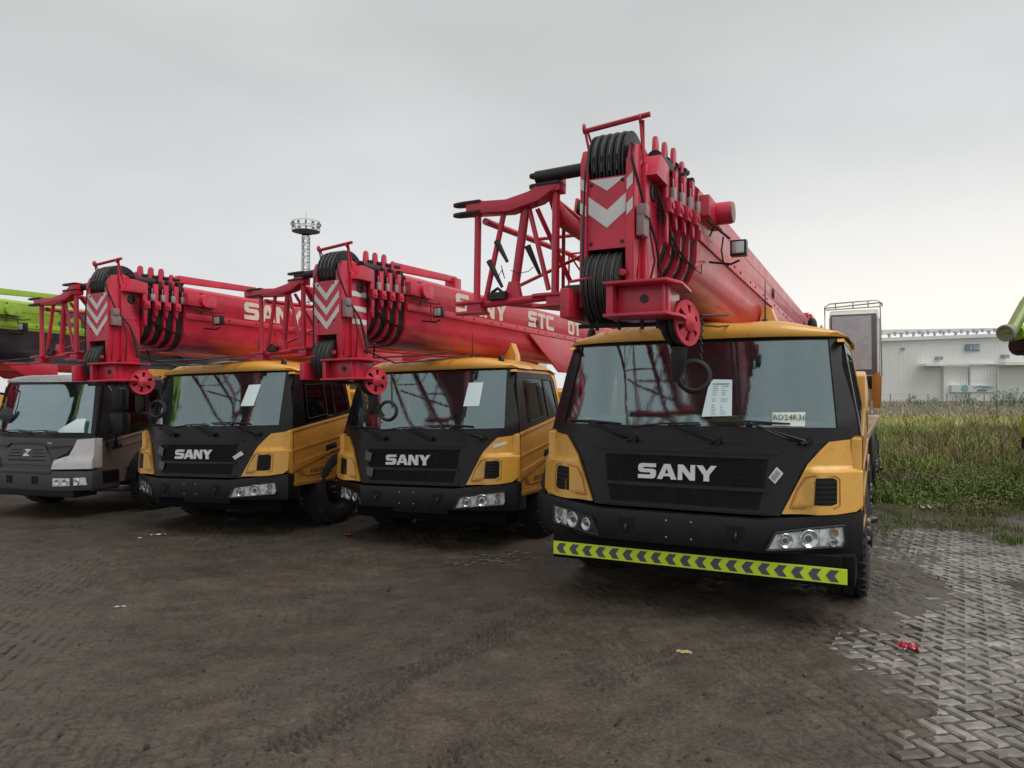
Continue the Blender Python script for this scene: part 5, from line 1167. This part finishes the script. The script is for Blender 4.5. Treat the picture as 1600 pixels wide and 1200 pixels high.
# front wall steps slightly towards the right in depth
x0, x1 = WX(1300), WX(1800)
m = MB(); m.add([(x0, DW + 2, -.2), (x1, DW - 4, -.2), (x1, DW - 4, WZ(518)), (x0, DW + 2, WZ(533)), (x0, DW + 42, -.2), (x1, DW + 42, -.2), (x1, DW + 42, WZ(518)), (x0, DW + 42, WZ(533))], [(0, 1, 2, 3), (4, 5, 6, 7), (0, 3, 7, 4), (1, 2, 6, 5)]); wall = m.build('wall', CLAD, wh, smooth=0)
yw = lambda x: DW + 2 - 6 * (x - x0) / (x1 - x0)
m = MB(); k = x0
while k < x1:
    m.box((k, yw(k) - .025, 0), (k + .10, yw(k) + .02, WZ(533) + (WZ(518) - WZ(533)) * (k - x0) / (x1 - x0) - .1)); k += .75
m.build('cladding_rib', CLAD, wall, smooth=0, kind='stuff')
m = MB(); m.add([(x0 - .4, DW + 1.5, WZ(533)), (x1, DW - 4.5, WZ(518)), (x1, DW + 40, WZ(518) + 3.6), (x0 - .4, DW + 40, WZ(533) + 3.4)], [(0, 1, 2, 3)])
m.add([(x0 - .4, DW + 1.5, WZ(533) + .35), (x1, DW - 4.5, WZ(518) + .35), (x1, DW - 4.5, WZ(518) - .25), (x0 - .4, DW + 1.5, WZ(533) - .25)], [(0, 1, 2, 3)])
rf = m.build('roof', RFG, wh, smooth=0)
for k, px in enumerate(range(1390, 1600, 17)):
    for j in range(2):
        d = DW + 12 + 16 * j + (k % 3) * 3; x = WX(px + j * 9 + (k * 7) % 5, d); 
        z = WZ(533) + (WZ(518) - WZ(533)) * (x - x0) / (x1 - x0) + (d - DW) / 40 * 3.5
        m = MB(); m.lathe((x, d, z), (0, 0, 1), [(-.3, .22), (.5, .22), (.55, .42), (.75, .42), (.95, .1)], 10); m.build('roof_vent', GALV, rf)
def wbox(name, a, b, dep, mt, par=wh, front=.0):
    X0, X1 = WX(a[0]), WX(b[0]); yy = yw((X0 + X1) / 2); m = MB(); m.box((X0, yy - dep - front, WZ(b[1])), (X1, yy - .06 - front, WZ(a[1]))); return m.build(name, mt, par, smooth=0)
for a, b in (((1471, 571), (1508.5, 630)), ((1510, 571), (1549, 630))): 
    dd = wbox('sliding_door', a, b, .5, CLD2)
    for k in range(9): wbox('door_rib', (a[0] + 1 + k * 4.2, a[1] + 1), (a[0] + 1.6 + k * 4.2, 628), .53, CLAD, dd)
wbox('canopy', (1436, 569), (1471, 572.5), 2.4, CLD2); wbox('canopy', (1550, 567), (1640, 571.5), 2.0, CLD2); wbox('door_rail', (1440, 568.6), (1640, 570.2), .9, CLD2)
wbox('corner_post', (1549.5, 571), (1551.5, 630), .6, CLD2)
sg = wbox('blue_sign', (1505, 538), (1526.5, 548.5), .25, mat('sign_blue', (.17, .27, .35), .5))
for k, (a, b, c, d) in enumerate(((1506.5, 540, 1510.5, 541), (1508, 541, 1509, 546.5), (1506.5, 543, 1510.5, 544), (1512, 540.5, 1515, 541.5), (1512.5, 542.5, 1513.5, 547), (1514, 543.5, 1516, 544.5), (1518, 540, 1519, 547), (1520, 541, 1524.5, 542), (1520.5, 543.5, 1521.5, 547), (1523.5, 542, 1524.5, 547), (1521, 545.5, 1524, 546.2))):
    wbox('sign_stroke', (a, b), (c, d), .30, WHT, sg)
for px, py in ((1465, 560), (1561, 557.5)): wbox('wall_lamp', (px - 4, py - 2.6), (px + 4, py + 3), 1.0, GALV)
wbox('wall_vent', (1411, 543), (1416, 545.5), .4, GALV)
bn = wbox('banner', (1479, 602), (1546, 613), 1.0, mat('banner_white', (.66, .70, .70), .7), wh)
m = MB(); m.lathe((WX(1499), yw(WX(1512)) - 1.02, WZ(607)), (0, -1, 0), [(0, .60), (.03, .60), (.03, .01)], 18); m.build('banner_print', mat('banner_teal', (.16, .48, .50), .6), bn)
rr = random.Random(2)
for k in range(12):
    a = 1481 + k * 1.1 if k < 4 else 1508 + (k - 4) * 4.4
    wbox('banner_print', (a, 603 + rr.random() * 2), (a + 1 + rr.random() * 2.4, 605.5 + rr.random()), 1.04, MATS['sign_blue'] if k > 3 else DST, bn)
wbox('banner_print', (1518, 608.5), (1532, 610.5), 1.04, MATS['sign_blue'], bn)
# parallel further roof ridge
m = MB(); d = 190.; m.add([(WX(1380, d), d, 0), (WX(1850, d), d, 0), (WX(1850, d), d, WZ(508, d)), (WX(1380, d), d, WZ(515, d)), (WX(1380, d), d + 40, 0), (WX(1850, d), d + 40, 0), (WX(1850, d), d + 40, WZ(506, d)), (WX(1380, d), d + 40, WZ(513, d))], [(0, 1, 2, 3), (4, 5, 6, 7), (3, 2, 6, 7), (0, 3, 7, 4), (1, 2, 6, 5)])
w2 = m.build('far_warehouse', mat('hazy_white_sheet', (.90, .90, .88), .7, var=.02), None, smooth=0); tag(w2, 'further pale shed whose roofline shows above the white warehouse', 'warehouse')

fe = empty('wire_fence', (0, 95, 0)); tag(fe, 'thin wire fence with slender posts in front of the white warehouse', 'fence')
for k in range(26):
    x = WX(1362 + k * 29.3, 95); m = MB(); m.box((x - .05, -.05, 0), (x + .05, .05, 2.1)); m.build('post', GALV, fe)
m = MB()
for z in (.5, .9, 1.3, 1.7, 2.0): m.tube([(WX(1330, 95), 0, z), (WX(2110, 95), 0, z)], .012, 4)
m.build('wire', GALV, fe)

tw = empty('lighting_mast', (WX(477, 110), 110, 0)); tag(tw, 'tall grey lattice mast with a round railed lamp platform behind the cranes', 'mast')
H_ = WZ(368, 110)
for k in range(4):
    a = R(45 + 90 * k); r = .62
    m = MB(); m.tube([(r * 1.3 * math.cos(a), r * 1.3 * math.sin(a), 0), (r * math.cos(a), r * math.sin(a), H_)], .07, 6); m.build('leg', GALV, tw)
m = MB()
for j in range(26):
    z0 = j * H_ / 26; z1 = (j + 1) * H_ / 26
    for k in range(4):
        a, b = R(45 + 90 * k), R(135 + 90 * k); s0 = 1.3 - .3 * z0 / H_; s1 = 1.3 - .3 * z1 / H_; r = .62
        m.tube([(r*s0*math.cos(a), r*s0*math.sin(a), z0), (r*s1*math.cos(b), r*s1*math.sin(b), z1)], .035, 4); m.tube([(r*s1*math.cos(a), r*s1*math.sin(a), z1), (r*s1*math.cos(b), r*s1*math.sin(b), z1)], .035, 4)
m.build('lattice', GALV, tw)
m = MB(); m.lathe((0, 0, WZ(361, 110)), (0, 0, 1), [(-.45, .7), (-.2, 1.5), (-.05, 2.05), (.05, 2.05), (.05, .3), (-.1, .3)], 24); m.build('platform', mat('mast_dark', (.16, .165, .17), .6), tw)
m = MB()
for z in (WZ(346, 110), WZ(353, 110), WZ(357, 110)): m.torus((0, 0, z), (0, 0, 1), 2.05, .045, 28, 5)
for k in range(14): a = 2 * math.pi * k / 14; m.tube([(2.05*math.cos(a), 2.05*math.sin(a), WZ(361, 110)), (2.05*math.cos(a), 2.05*math.sin(a), WZ(346, 110))], .035, 4)
m.build('railing', GALV, tw)
for k in range(12):
    a = 2 * math.pi * (k + .5) / 12; c = Vector((2.1*math.cos(a), 2.1*math.sin(a), WZ(350, 110))); m = MB(); m.box(c - Vector((.12, .14, .16)), c + Vector((.12, .14, .16)), Matrix.Rotation(a, 3, 'Z')); m.build('floodlight', MATS['mast_dark'], tw)
m = MB(); m.tube([(0, 0, WZ(361, 110)), (0, 0, WZ(330, 110))], .03, 5); m.build('lightning_rod', GALV, tw)

# ------------------------------------------------------------------ vegetation
def leafmat(name, rough=.7):
    m = bpy.data.materials.new(name); m.use_nodes = True; nt = m.node_tree; p = nt.nodes['Principled BSDF']
    a = nt.nodes.new('ShaderNodeAttribute'); a.attribute_name = 'tint'; nt.links.new(a.outputs['Color'], p.inputs['Base Color']); p.inputs['Roughness'].default_value = rough; p.inputs['Specular IOR Level'].default_value = .25
    return m
VEG = leafmat('plant_leaf')
def blades(name, x, y, h, w, tint, droop=.5, leaf=False):
    n = len(x); ang = rng.uniform(0, 2*np.pi, n); dx, dy = np.cos(ang), np.sin(ang); lean_ = rng.uniform(.05, droop, n)
    z = base_z(x, y) * (1 - field_mask(x, y)) + field_mask(x, y) * (base_z(x, y) + .02 + .10 * fbm(x, y, .25, 3, 9)) - .02
    la = rng.uniform(0, 2*np.pi, n); lx, ly = np.cos(la), np.sin(la)
    P = np.zeros((n, 5, 3))
    P[:, 0] = np.stack([x - dx*w/2, y - dy*w/2, z], -1); P[:, 1] = np.stack([x + dx*w/2, y + dy*w/2, z], -1)
    mx_ = x + lx*lean_*h*.35; my_ = y + ly*lean_*h*.35; mz = z + h*.6
    P[:, 2] = np.stack([mx_ + dx*w*.42, my_ + dy*w*.42, mz], -1); P[:, 3] = np.stack([mx_ - dx*w*.42, my_ - dy*w*.42, mz], -1)
    P[:, 4] = np.stack([x + lx*lean_*h, y + ly*lean_*h, z + h*(1 - .3*lean_)], -1)
    b = (np.arange(n) * 5)[:, None]
    tri = np.concatenate([b + np.array([0, 1, 2]), b + np.array([0, 2, 3]), b + np.array([3, 2, 4])])
    col = np.repeat(np.concatenate([tint, np.ones((n, 1))], 1), 5, 0)
    o = np_mesh(name, P.reshape(-1, 3), tri, 3, [VEG], {'tint': ('FLOAT_COLOR', col)}, smooth_=False); return o
def tints(n, base, var):
    base = np.array(base); pick = rng.integers(0, len(base), n); return np.clip(2.05 * base[pick] * rng.uniform(1 - var, 1 + var, (n, 1)) * rng.uniform(.92, 1.08, (n, 3)), .005, .6)
# near lush weeds
def scatter(n, xr, yr, cond, clump=1.2, thr=.0, seed=1):
    x = rng.uniform(*xr, n); y = rng.uniform(yr[0]**.5, yr[1]**.5, n)**2
    k = cond(x, y) & (fbm(x, y, clump, 3, seed) > thr + rng.uniform(-.15, .15, n)); return x[k], y[k]
infield = lambda x, y: field_mask(x, y) > .35
GREENS = [(.060, .100, .022), (.090, .135, .030), (.045, .075, .022), (.13, .15, .045)]
x, y = scatter(120000, (4.8, 17), (10.6, 21), lambda x, y: infield(x, y) & (x / y > .42), 1.1, .40, 41)
h = .10 + .42 * fbm(x, y, .8, 3, 42) * (0.35 + .65 * smooth((y - 11.2) / 2.5)); h *= rng.uniform(.6, 1.25, len(x))
h *= .35 + .65 * smooth((y - 11.0 - 1.2 * fbm(x, y, .9, 3, 49)) / 1.2)
tt = np.where((fbm(x, y, .7, 3, 48) + rng.uniform(-.08, .08, len(x)) > .56)[:, None], tints(len(x), [(.13, .105, .06), (.10, .11, .04), (.08, .055, .04)], .3), tints(len(x), GREENS, .35))
g1 = blades('low_weeds', x, y, h, rng.uniform(.012, .03, len(x)), tt, .9); g1['kind'] = 'stuff'
# broad leaves close to the edge
x, y = scatter(30000, (4.8, 15), (10.7, 16), lambda x, y: infield(x, y) & (x / y > .42), .9, .46, 43)
h = .08 + .25 * fbm(x, y, .8, 3, 42) * smooth((y - 10.6) / 1.5)
def leaves(name, x, y, zt, s, tint):
    n = len(x); z = .06 + zt * rng.uniform(.4, 1.1, n); a = rng.uniform(0, 2*np.pi, n); t = rng.uniform(.1, 1.1, n)
    u = np.stack([np.cos(a)*np.cos(t), np.sin(a)*np.cos(t), np.sin(t)], -1); v = np.stack([-np.sin(a), np.cos(a), np.zeros(n)], -1); c = np.stack([x, y, z], -1); s = s[:, None]
    P = np.stack([c, c + u*s*.5 + v*s*.3, c + u*s, c + u*s*.5 - v*s*.3], 1); b = (np.arange(n)*4)[:, None]
    o = np_mesh(name, P.reshape(-1, 3), np.concatenate([b + np.array([0, 1, 2]), b + np.array([0, 2, 3])]), 3, [VEG], {'tint': ('FLOAT_COLOR', np.repeat(np.concatenate([tint, np.ones((n, 1))], 1), 4, 0))}, smooth_=False); return o
g2 = leaves('leafy_ground_cover', x, y, h * 1.5, rng.uniform(.02, .05, len(x)), tints(len(x), [(.06, .10, .025), (.085, .13, .03), (.12, .14, .04), (.10, .09, .035)], .35)); g2['kind'] = 'stuff'
x, y = scatter(26000, (3.5, 9), (8.5, 11.6), lambda x, y: (x / y > .50) & (mud_mask(x, y) > .2) & (x > 4.6), 1.6, .56, 51)
g5 = blades('sparse_paving_grass', x, y, rng.uniform(.03, .10, len(x)), rng.uniform(.005, .012, len(x)), tints(len(x), [(.10, .11, .04), (.08, .07, .035), (.07, .10, .03)], .3), 1.1); g5['kind'] = 'stuff'
# middle band of dry and green tall grass
DRY = [(.17, .135, .07), (.13, .10, .055), (.10, .12, .035), (.14, .15, .045), (.09, .06, .04)]
x, y = scatter(90000, (6, 32), (15, 34), lambda x, y: (x / y > .44) & (x / y < .92), .35, .30, 44)
far_ = (y > 21)
h = rng.uniform(.25, .62, len(x)) * (.25 + 1.5 * fbm(x, y, .55, 3, 45)); w = .012 + .0011 * y
tt = np.where((fbm(x, y, .18, 3, 46) > .5)[:, None], tints(len(x), DRY, .3), tints(len(x), [(.12, .15, .04), (.16, .17, .05), (.10, .13, .035)], .3))
g3 = blades('tall_dry_grass', x, y, h, w * rng.uniform(.6, 1.2, len(x)), tt, .7); g3['kind'] = 'stuff'
x, y = scatter(110000, (14, 110), (32, 126), lambda x, y: (x / y > .40) & (x / y < .95) & (y < 122), .08, .22, 47)
h = rng.uniform(.35, .8, len(x)) * (1 + .5 * (y > 85)); w = .02 + .0014 * y
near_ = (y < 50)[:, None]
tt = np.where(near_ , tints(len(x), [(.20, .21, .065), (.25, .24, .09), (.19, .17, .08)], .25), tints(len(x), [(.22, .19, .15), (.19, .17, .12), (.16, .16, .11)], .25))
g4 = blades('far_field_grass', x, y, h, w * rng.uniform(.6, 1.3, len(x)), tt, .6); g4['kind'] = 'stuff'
# green tufts creeping over the paving, one by one
def tuft(x, y, n, hh, label, sp=.12, cols=GREENS, grp='grass tufts at the paving edge'):
    xx = x + rng.normal(0, sp, n); yy = y + rng.normal(0, sp, n); o = blades('grass_tuft', xx, yy, rng.uniform(.4, 1, n) * hh, rng.uniform(.006, .014, n), tints(n, cols, .3), 1.0); tag(o, label, 'grass tuft', grp)
tuft(6.35, 9.35, 260, .17, 'bright green tuft alone on the wet pavers right of the nearest crane')
tuft(5.6, 10.75, 260, .16, 'olive tuft growing at the field edge behind the nearest crane front wheel', .25)
tuft(5.0, 10.2, 160, .12, 'low tuft touching the nearest crane shadow on its right side', .2)
tuft(6.6, 10.6, 240, .14, 'wide flat patch of grass at the paving edge near the white scrap', .3, [(.10, .12, .03), (.13, .13, .05)])
# dry tall weeds with seed heads
def stalk(x, y, hh, label, brown=True, seed=0, lean_=(0, 0)):
    rr = random.Random(seed); root = empty('tall_weed', (x, y, .05)); tag(root, label, 'weed', 'tall dry weeds in the field')
    m = MB(); tips = []
    top = Vector((lean_[0], lean_[1], hh)); m.tube([(0, 0, -.05), top * .5 + Vector((.02, 0, 0)), top], [.011, .008, .004], 5)
    for k in range(9):
        t = .3 + .07 * k; p = top * t; a = rr.uniform(0, 6.28); L = hh * (.38 - .025 * k); q = p + Vector((math.cos(a) * L * .55, math.sin(a) * L * .55, L)); m.tube([p, (p + q) / 2 + Vector((0, 0, -.03)), q], [.005, .004, .002], 4); tips.append((p, q))
    m.build('stem', mat('weed_stem', (.10, .075, .045), .8), root)
    m = MB()
    for p, q in tips + [(top * .8, top)]:
        for j in range(16):
            c = p.lerp(q, rr.uniform(.45, 1.02)) + Vector((rr.gauss(0, .018),) * 1 + (rr.gauss(0, .018), rr.gauss(0, .02))); s = rr.uniform(.012, .03)
            d = Vector((rr.uniform(-1, 1), rr.uniform(-1, 1), rr.uniform(.2, 1))).normalized() * s; e = d.orthogonal().normalized() * s * .35
            m.add([c, c + d * .5 + e, c + d, c + d * .5 - e], [(0, 1, 2, 3)])
    m.build('seed_head', mat('weed_seed', (.085, .055, .045) if brown else (.14, .12, .06), .9), root, smooth=0)
WD = [(1535, 17, 1.75, 'tall dark dry weed leaning left, left one of the pair by the right edge', (-.25, 0)), (1568, 16, 1.85, 'tall dark dry weed leaning left, right one of the pair by the right edge', (-.2, 0)),
      (1425, 20, 1.25, 'bare thin weed in the field just right of the nearest crane deck', (-.2, 0)), (1478, 19, 1.1, 'small branching weed in the middle of the dry grass', (.1, 0)), (1590, 15, 1.5, 'bushy dry weed at the right edge of the field', (.1, 0)), (1450, 16.5, .9, 'short reddish weed behind the green weeds', (0, 0)), (1505, 18, 1.0, 'thin weed left of the dark pair', (.05, 0))]
for k, (px, yy, hh, lb, ln) in enumerate(WD): stalk(WX(px, yy), yy, hh, lb, k != 3, k, ln)
# bushes before the warehouse
def bush(px, d, r, hh, label, col):
    x = WX(px, d); root = empty('bush', (x, d, 0)); tag(root, label, 'bush', 'bushes along the far fence')
    m = MB(); [m.tube([(0, 0, 0), (rng.normal(0, r*.3), rng.normal(0, r*.3), hh * .7)], [.06, .02], 5) for k in range(5)]; m.build('stem', MATS['weed_stem'], root)
    n = 1100; c = rng.normal(0, 1, (n, 3)); c /= np.linalg.norm(c, axis=1)[:, None]; c *= rng.uniform(.35, 1, (n, 1)) ** .6; c[:, 0] *= r; c[:, 1] *= r; c[:, 2] = (c[:, 2] * .5 + .5) * hh * (1 - .25 * np.sin(c[:, 0] * 3))
    s = rng.uniform(.10, .26, n)[:, None]; u = rng.normal(0, 1, (n, 3)); u /= np.linalg.norm(u, axis=1)[:, None]; v = np.cross(u, [0, 0, 1.]); v /= (np.linalg.norm(v, axis=1)[:, None] + 1e-6)
    P = np.stack([c, c + u*s*.5 + v*s*.35, c + u*s, c + u*s*.5 - v*s*.35], 1); b = (np.arange(n)*4)[:, None]
    o = np_mesh('foliage', P.reshape(-1, 3), np.concatenate([b + np.array([0, 1, 2]), b + np.array([0, 2, 3])]), 3, [VEG], {'tint': ('FLOAT_COLOR', np.repeat(np.concatenate([tints(n, [col], .35), np.ones((n, 1))], 1), 4, 0))}, smooth_=False); o.parent = root
for px, d, r, hh, lb, c in ((1508, 90, 1.9, 2.0, 'rounded grey green bush below the warehouse doors', (.13, .17, .10)), (1430, 92, 1.3, 1.7, 'sparse bush at the left end of the warehouse wall', (.14, .17, .12)), (1462, 91, 1.2, 1.4, 'low bush under the warehouse canopy', (.15, .18, .12)), (1568, 90, 1.9, 2.2, 'taller ragged bush right of the warehouse door', (.13, .16, .11)), (1592, 88, 1.7, 2.3, 'bush at the right edge before the warehouse', (.12, .15, .10))): bush(px, d, r, hh, lb, c)

# ------------------------------------------------------------------ litter and clods
def gz(x, y): return float(ground_h(np.array([x]), np.array([y]))[0])
def crumple(name, x, y, s, mt, label, seed, flat=.35, sy=1.0, grp=None, rz=0):
    rr = random.Random(seed); bm = bmesh.new(); bmesh.ops.create_grid(bm, x_segments=9, y_segments=9, size=s / 2)
    for v in bm.verts:
        v.co.y *= sy; f = rr.uniform(.78, 1.1); v.co.x *= f; v.co.y *= f
        v.co.z = s * flat * (.5 + .5 * math.sin(v.co.x / s * 11 + seed) * math.cos(v.co.y / s * 9 + seed * 2)) * (1 - (v.co.length / s) ** 2) + rr.uniform(0, s * flat * .25) + s * .05
    bmesh.ops.solidify(bm, geom=bm.faces[:], thickness=.0015)
    me = bpy.data.meshes.new(name); bm.to_mesh(me); bm.free(); me.materials.append(mt); o = bpy.data.objects.new(name, me); COL.objects.link(o); o.location = (x, y, gz(x, y)); o.rotation_euler = (0, 0, rz); tag(o, label, 'litter', grp); return o
gp = lambda px, py, z=0: (lambda Y_: ((px - 800) / 1150 * Y_, Y_))(1150 * (1.85 - z) / (py - 618))
x, y = gp(1415, 1014); crumple('plastic_scrap', x, y, .13, mat('red_wet_plastic', (.42, .012, .03), .25, coat=.6), 'crumpled bright red plastic scrap on the wet pavers at the right', 1, .5, .8)
x, y = gp(545, 838, -.08); crumple('plastic_scrap', x, y, .16, MATS['red_wet_plastic'], 'small red scrap lying on the mud in front of the middle cranes', 2, .2, .5)
x, y = gp(1068, 1018); o = crumple('paper_scrap', x, y, .11, mat('yellowed_paper', (.42, .36, .16), .7), 'flat yellowish printed scrap on the mud in front of the nearest crane', 3, .12, .55, rz=-.3)
x, y = gp(248, 837, -.08); crumple('paper_scrap', x, y, .20, mat('dirty_white', (.5, .5, .46), .7), 'thin white scrap on the mud before the third crane', 4, .1, .2, rz=.3)
x, y = gp(220, 841, -.08); crumple('paper_scrap', x, y, .05, MATS['dirty_white'], 'tiny white crumb left of the thin white scrap', 5, .3, 1)
x, y = gp(1446, 801); crumple('paper_scrap', x, y, .2, MATS['dirty_white'], 'pale crumpled scrap at the edge of the weeds', 6, .3, .5)
x, y = gp(190, 949, -.08); crumple('paper_scrap', x, y, .10, MATS['dirty_white'], 'small pale sliver on the mud at the left', 7, .1, .2, rz=.2)
TWG = mat('dark_twig', (.02, .017, .014), .7)
for k, (px, py, L, a, lb) in enumerate(((960, 1134, .11, 1.1, 'curved dark stick on the mud below the nearest crane'), (606, 914, .09, 1.4, 'short upright dark stick in the mud at centre left'))):
    x, y = gp(px, py); m = MB(); m.tube([(0, 0, .01), (L * .5 * math.cos(a) + .012, L * .5 * math.sin(a), .022), (L * math.cos(a), L * math.sin(a), .012 if k == 0 else .05)], [.006, .010, .004], 7); o = m.build('stick', TWG); o.location = (x, y, gz(x, y)); tag(o, lb, 'stick')
m = MB(); rr = random.Random(12)
CL = mat('mud_clod', (.045, .036, .029), .85, var=.3, bump=.5, bscale=80)
for k in range(900):
    y = 3.5 + 6.5 * rr.random() ** 1.3; x = rr.uniform(-.72, .72) * y
    if rr.random() > .25 + .75 * float(mud_mask(np.array([x]), np.array([y]))[0]): continue
    s = rr.uniform(.004, .012) * (1 + (rr.random() < .06) * 1.2); z = gz(x, y); b = len(m.v)
    n = 6; vs = [(x + s * math.cos(q) * rr.uniform(.7, 1.3), y + s * math.sin(q) * rr.uniform(.7, 1.3), z - .002) for q in [2*math.pi*j/n for j in range(n)]] + [(x + s * .6 * math.cos(q) * rr.uniform(.6, 1.2), y + s * .6 * math.sin(q) * rr.uniform(.6, 1.2), z + s * rr.uniform(.5, .9)) for q in [2*math.pi*j/n for j in range(n)]]
    m.add(vs, [(j, (j+1) % n, n + (j+1) % n, n + j) for j in range(n)] + [tuple(range(n, 2*n))])
m.build('mud_clods', CL, None, kind='stuff')
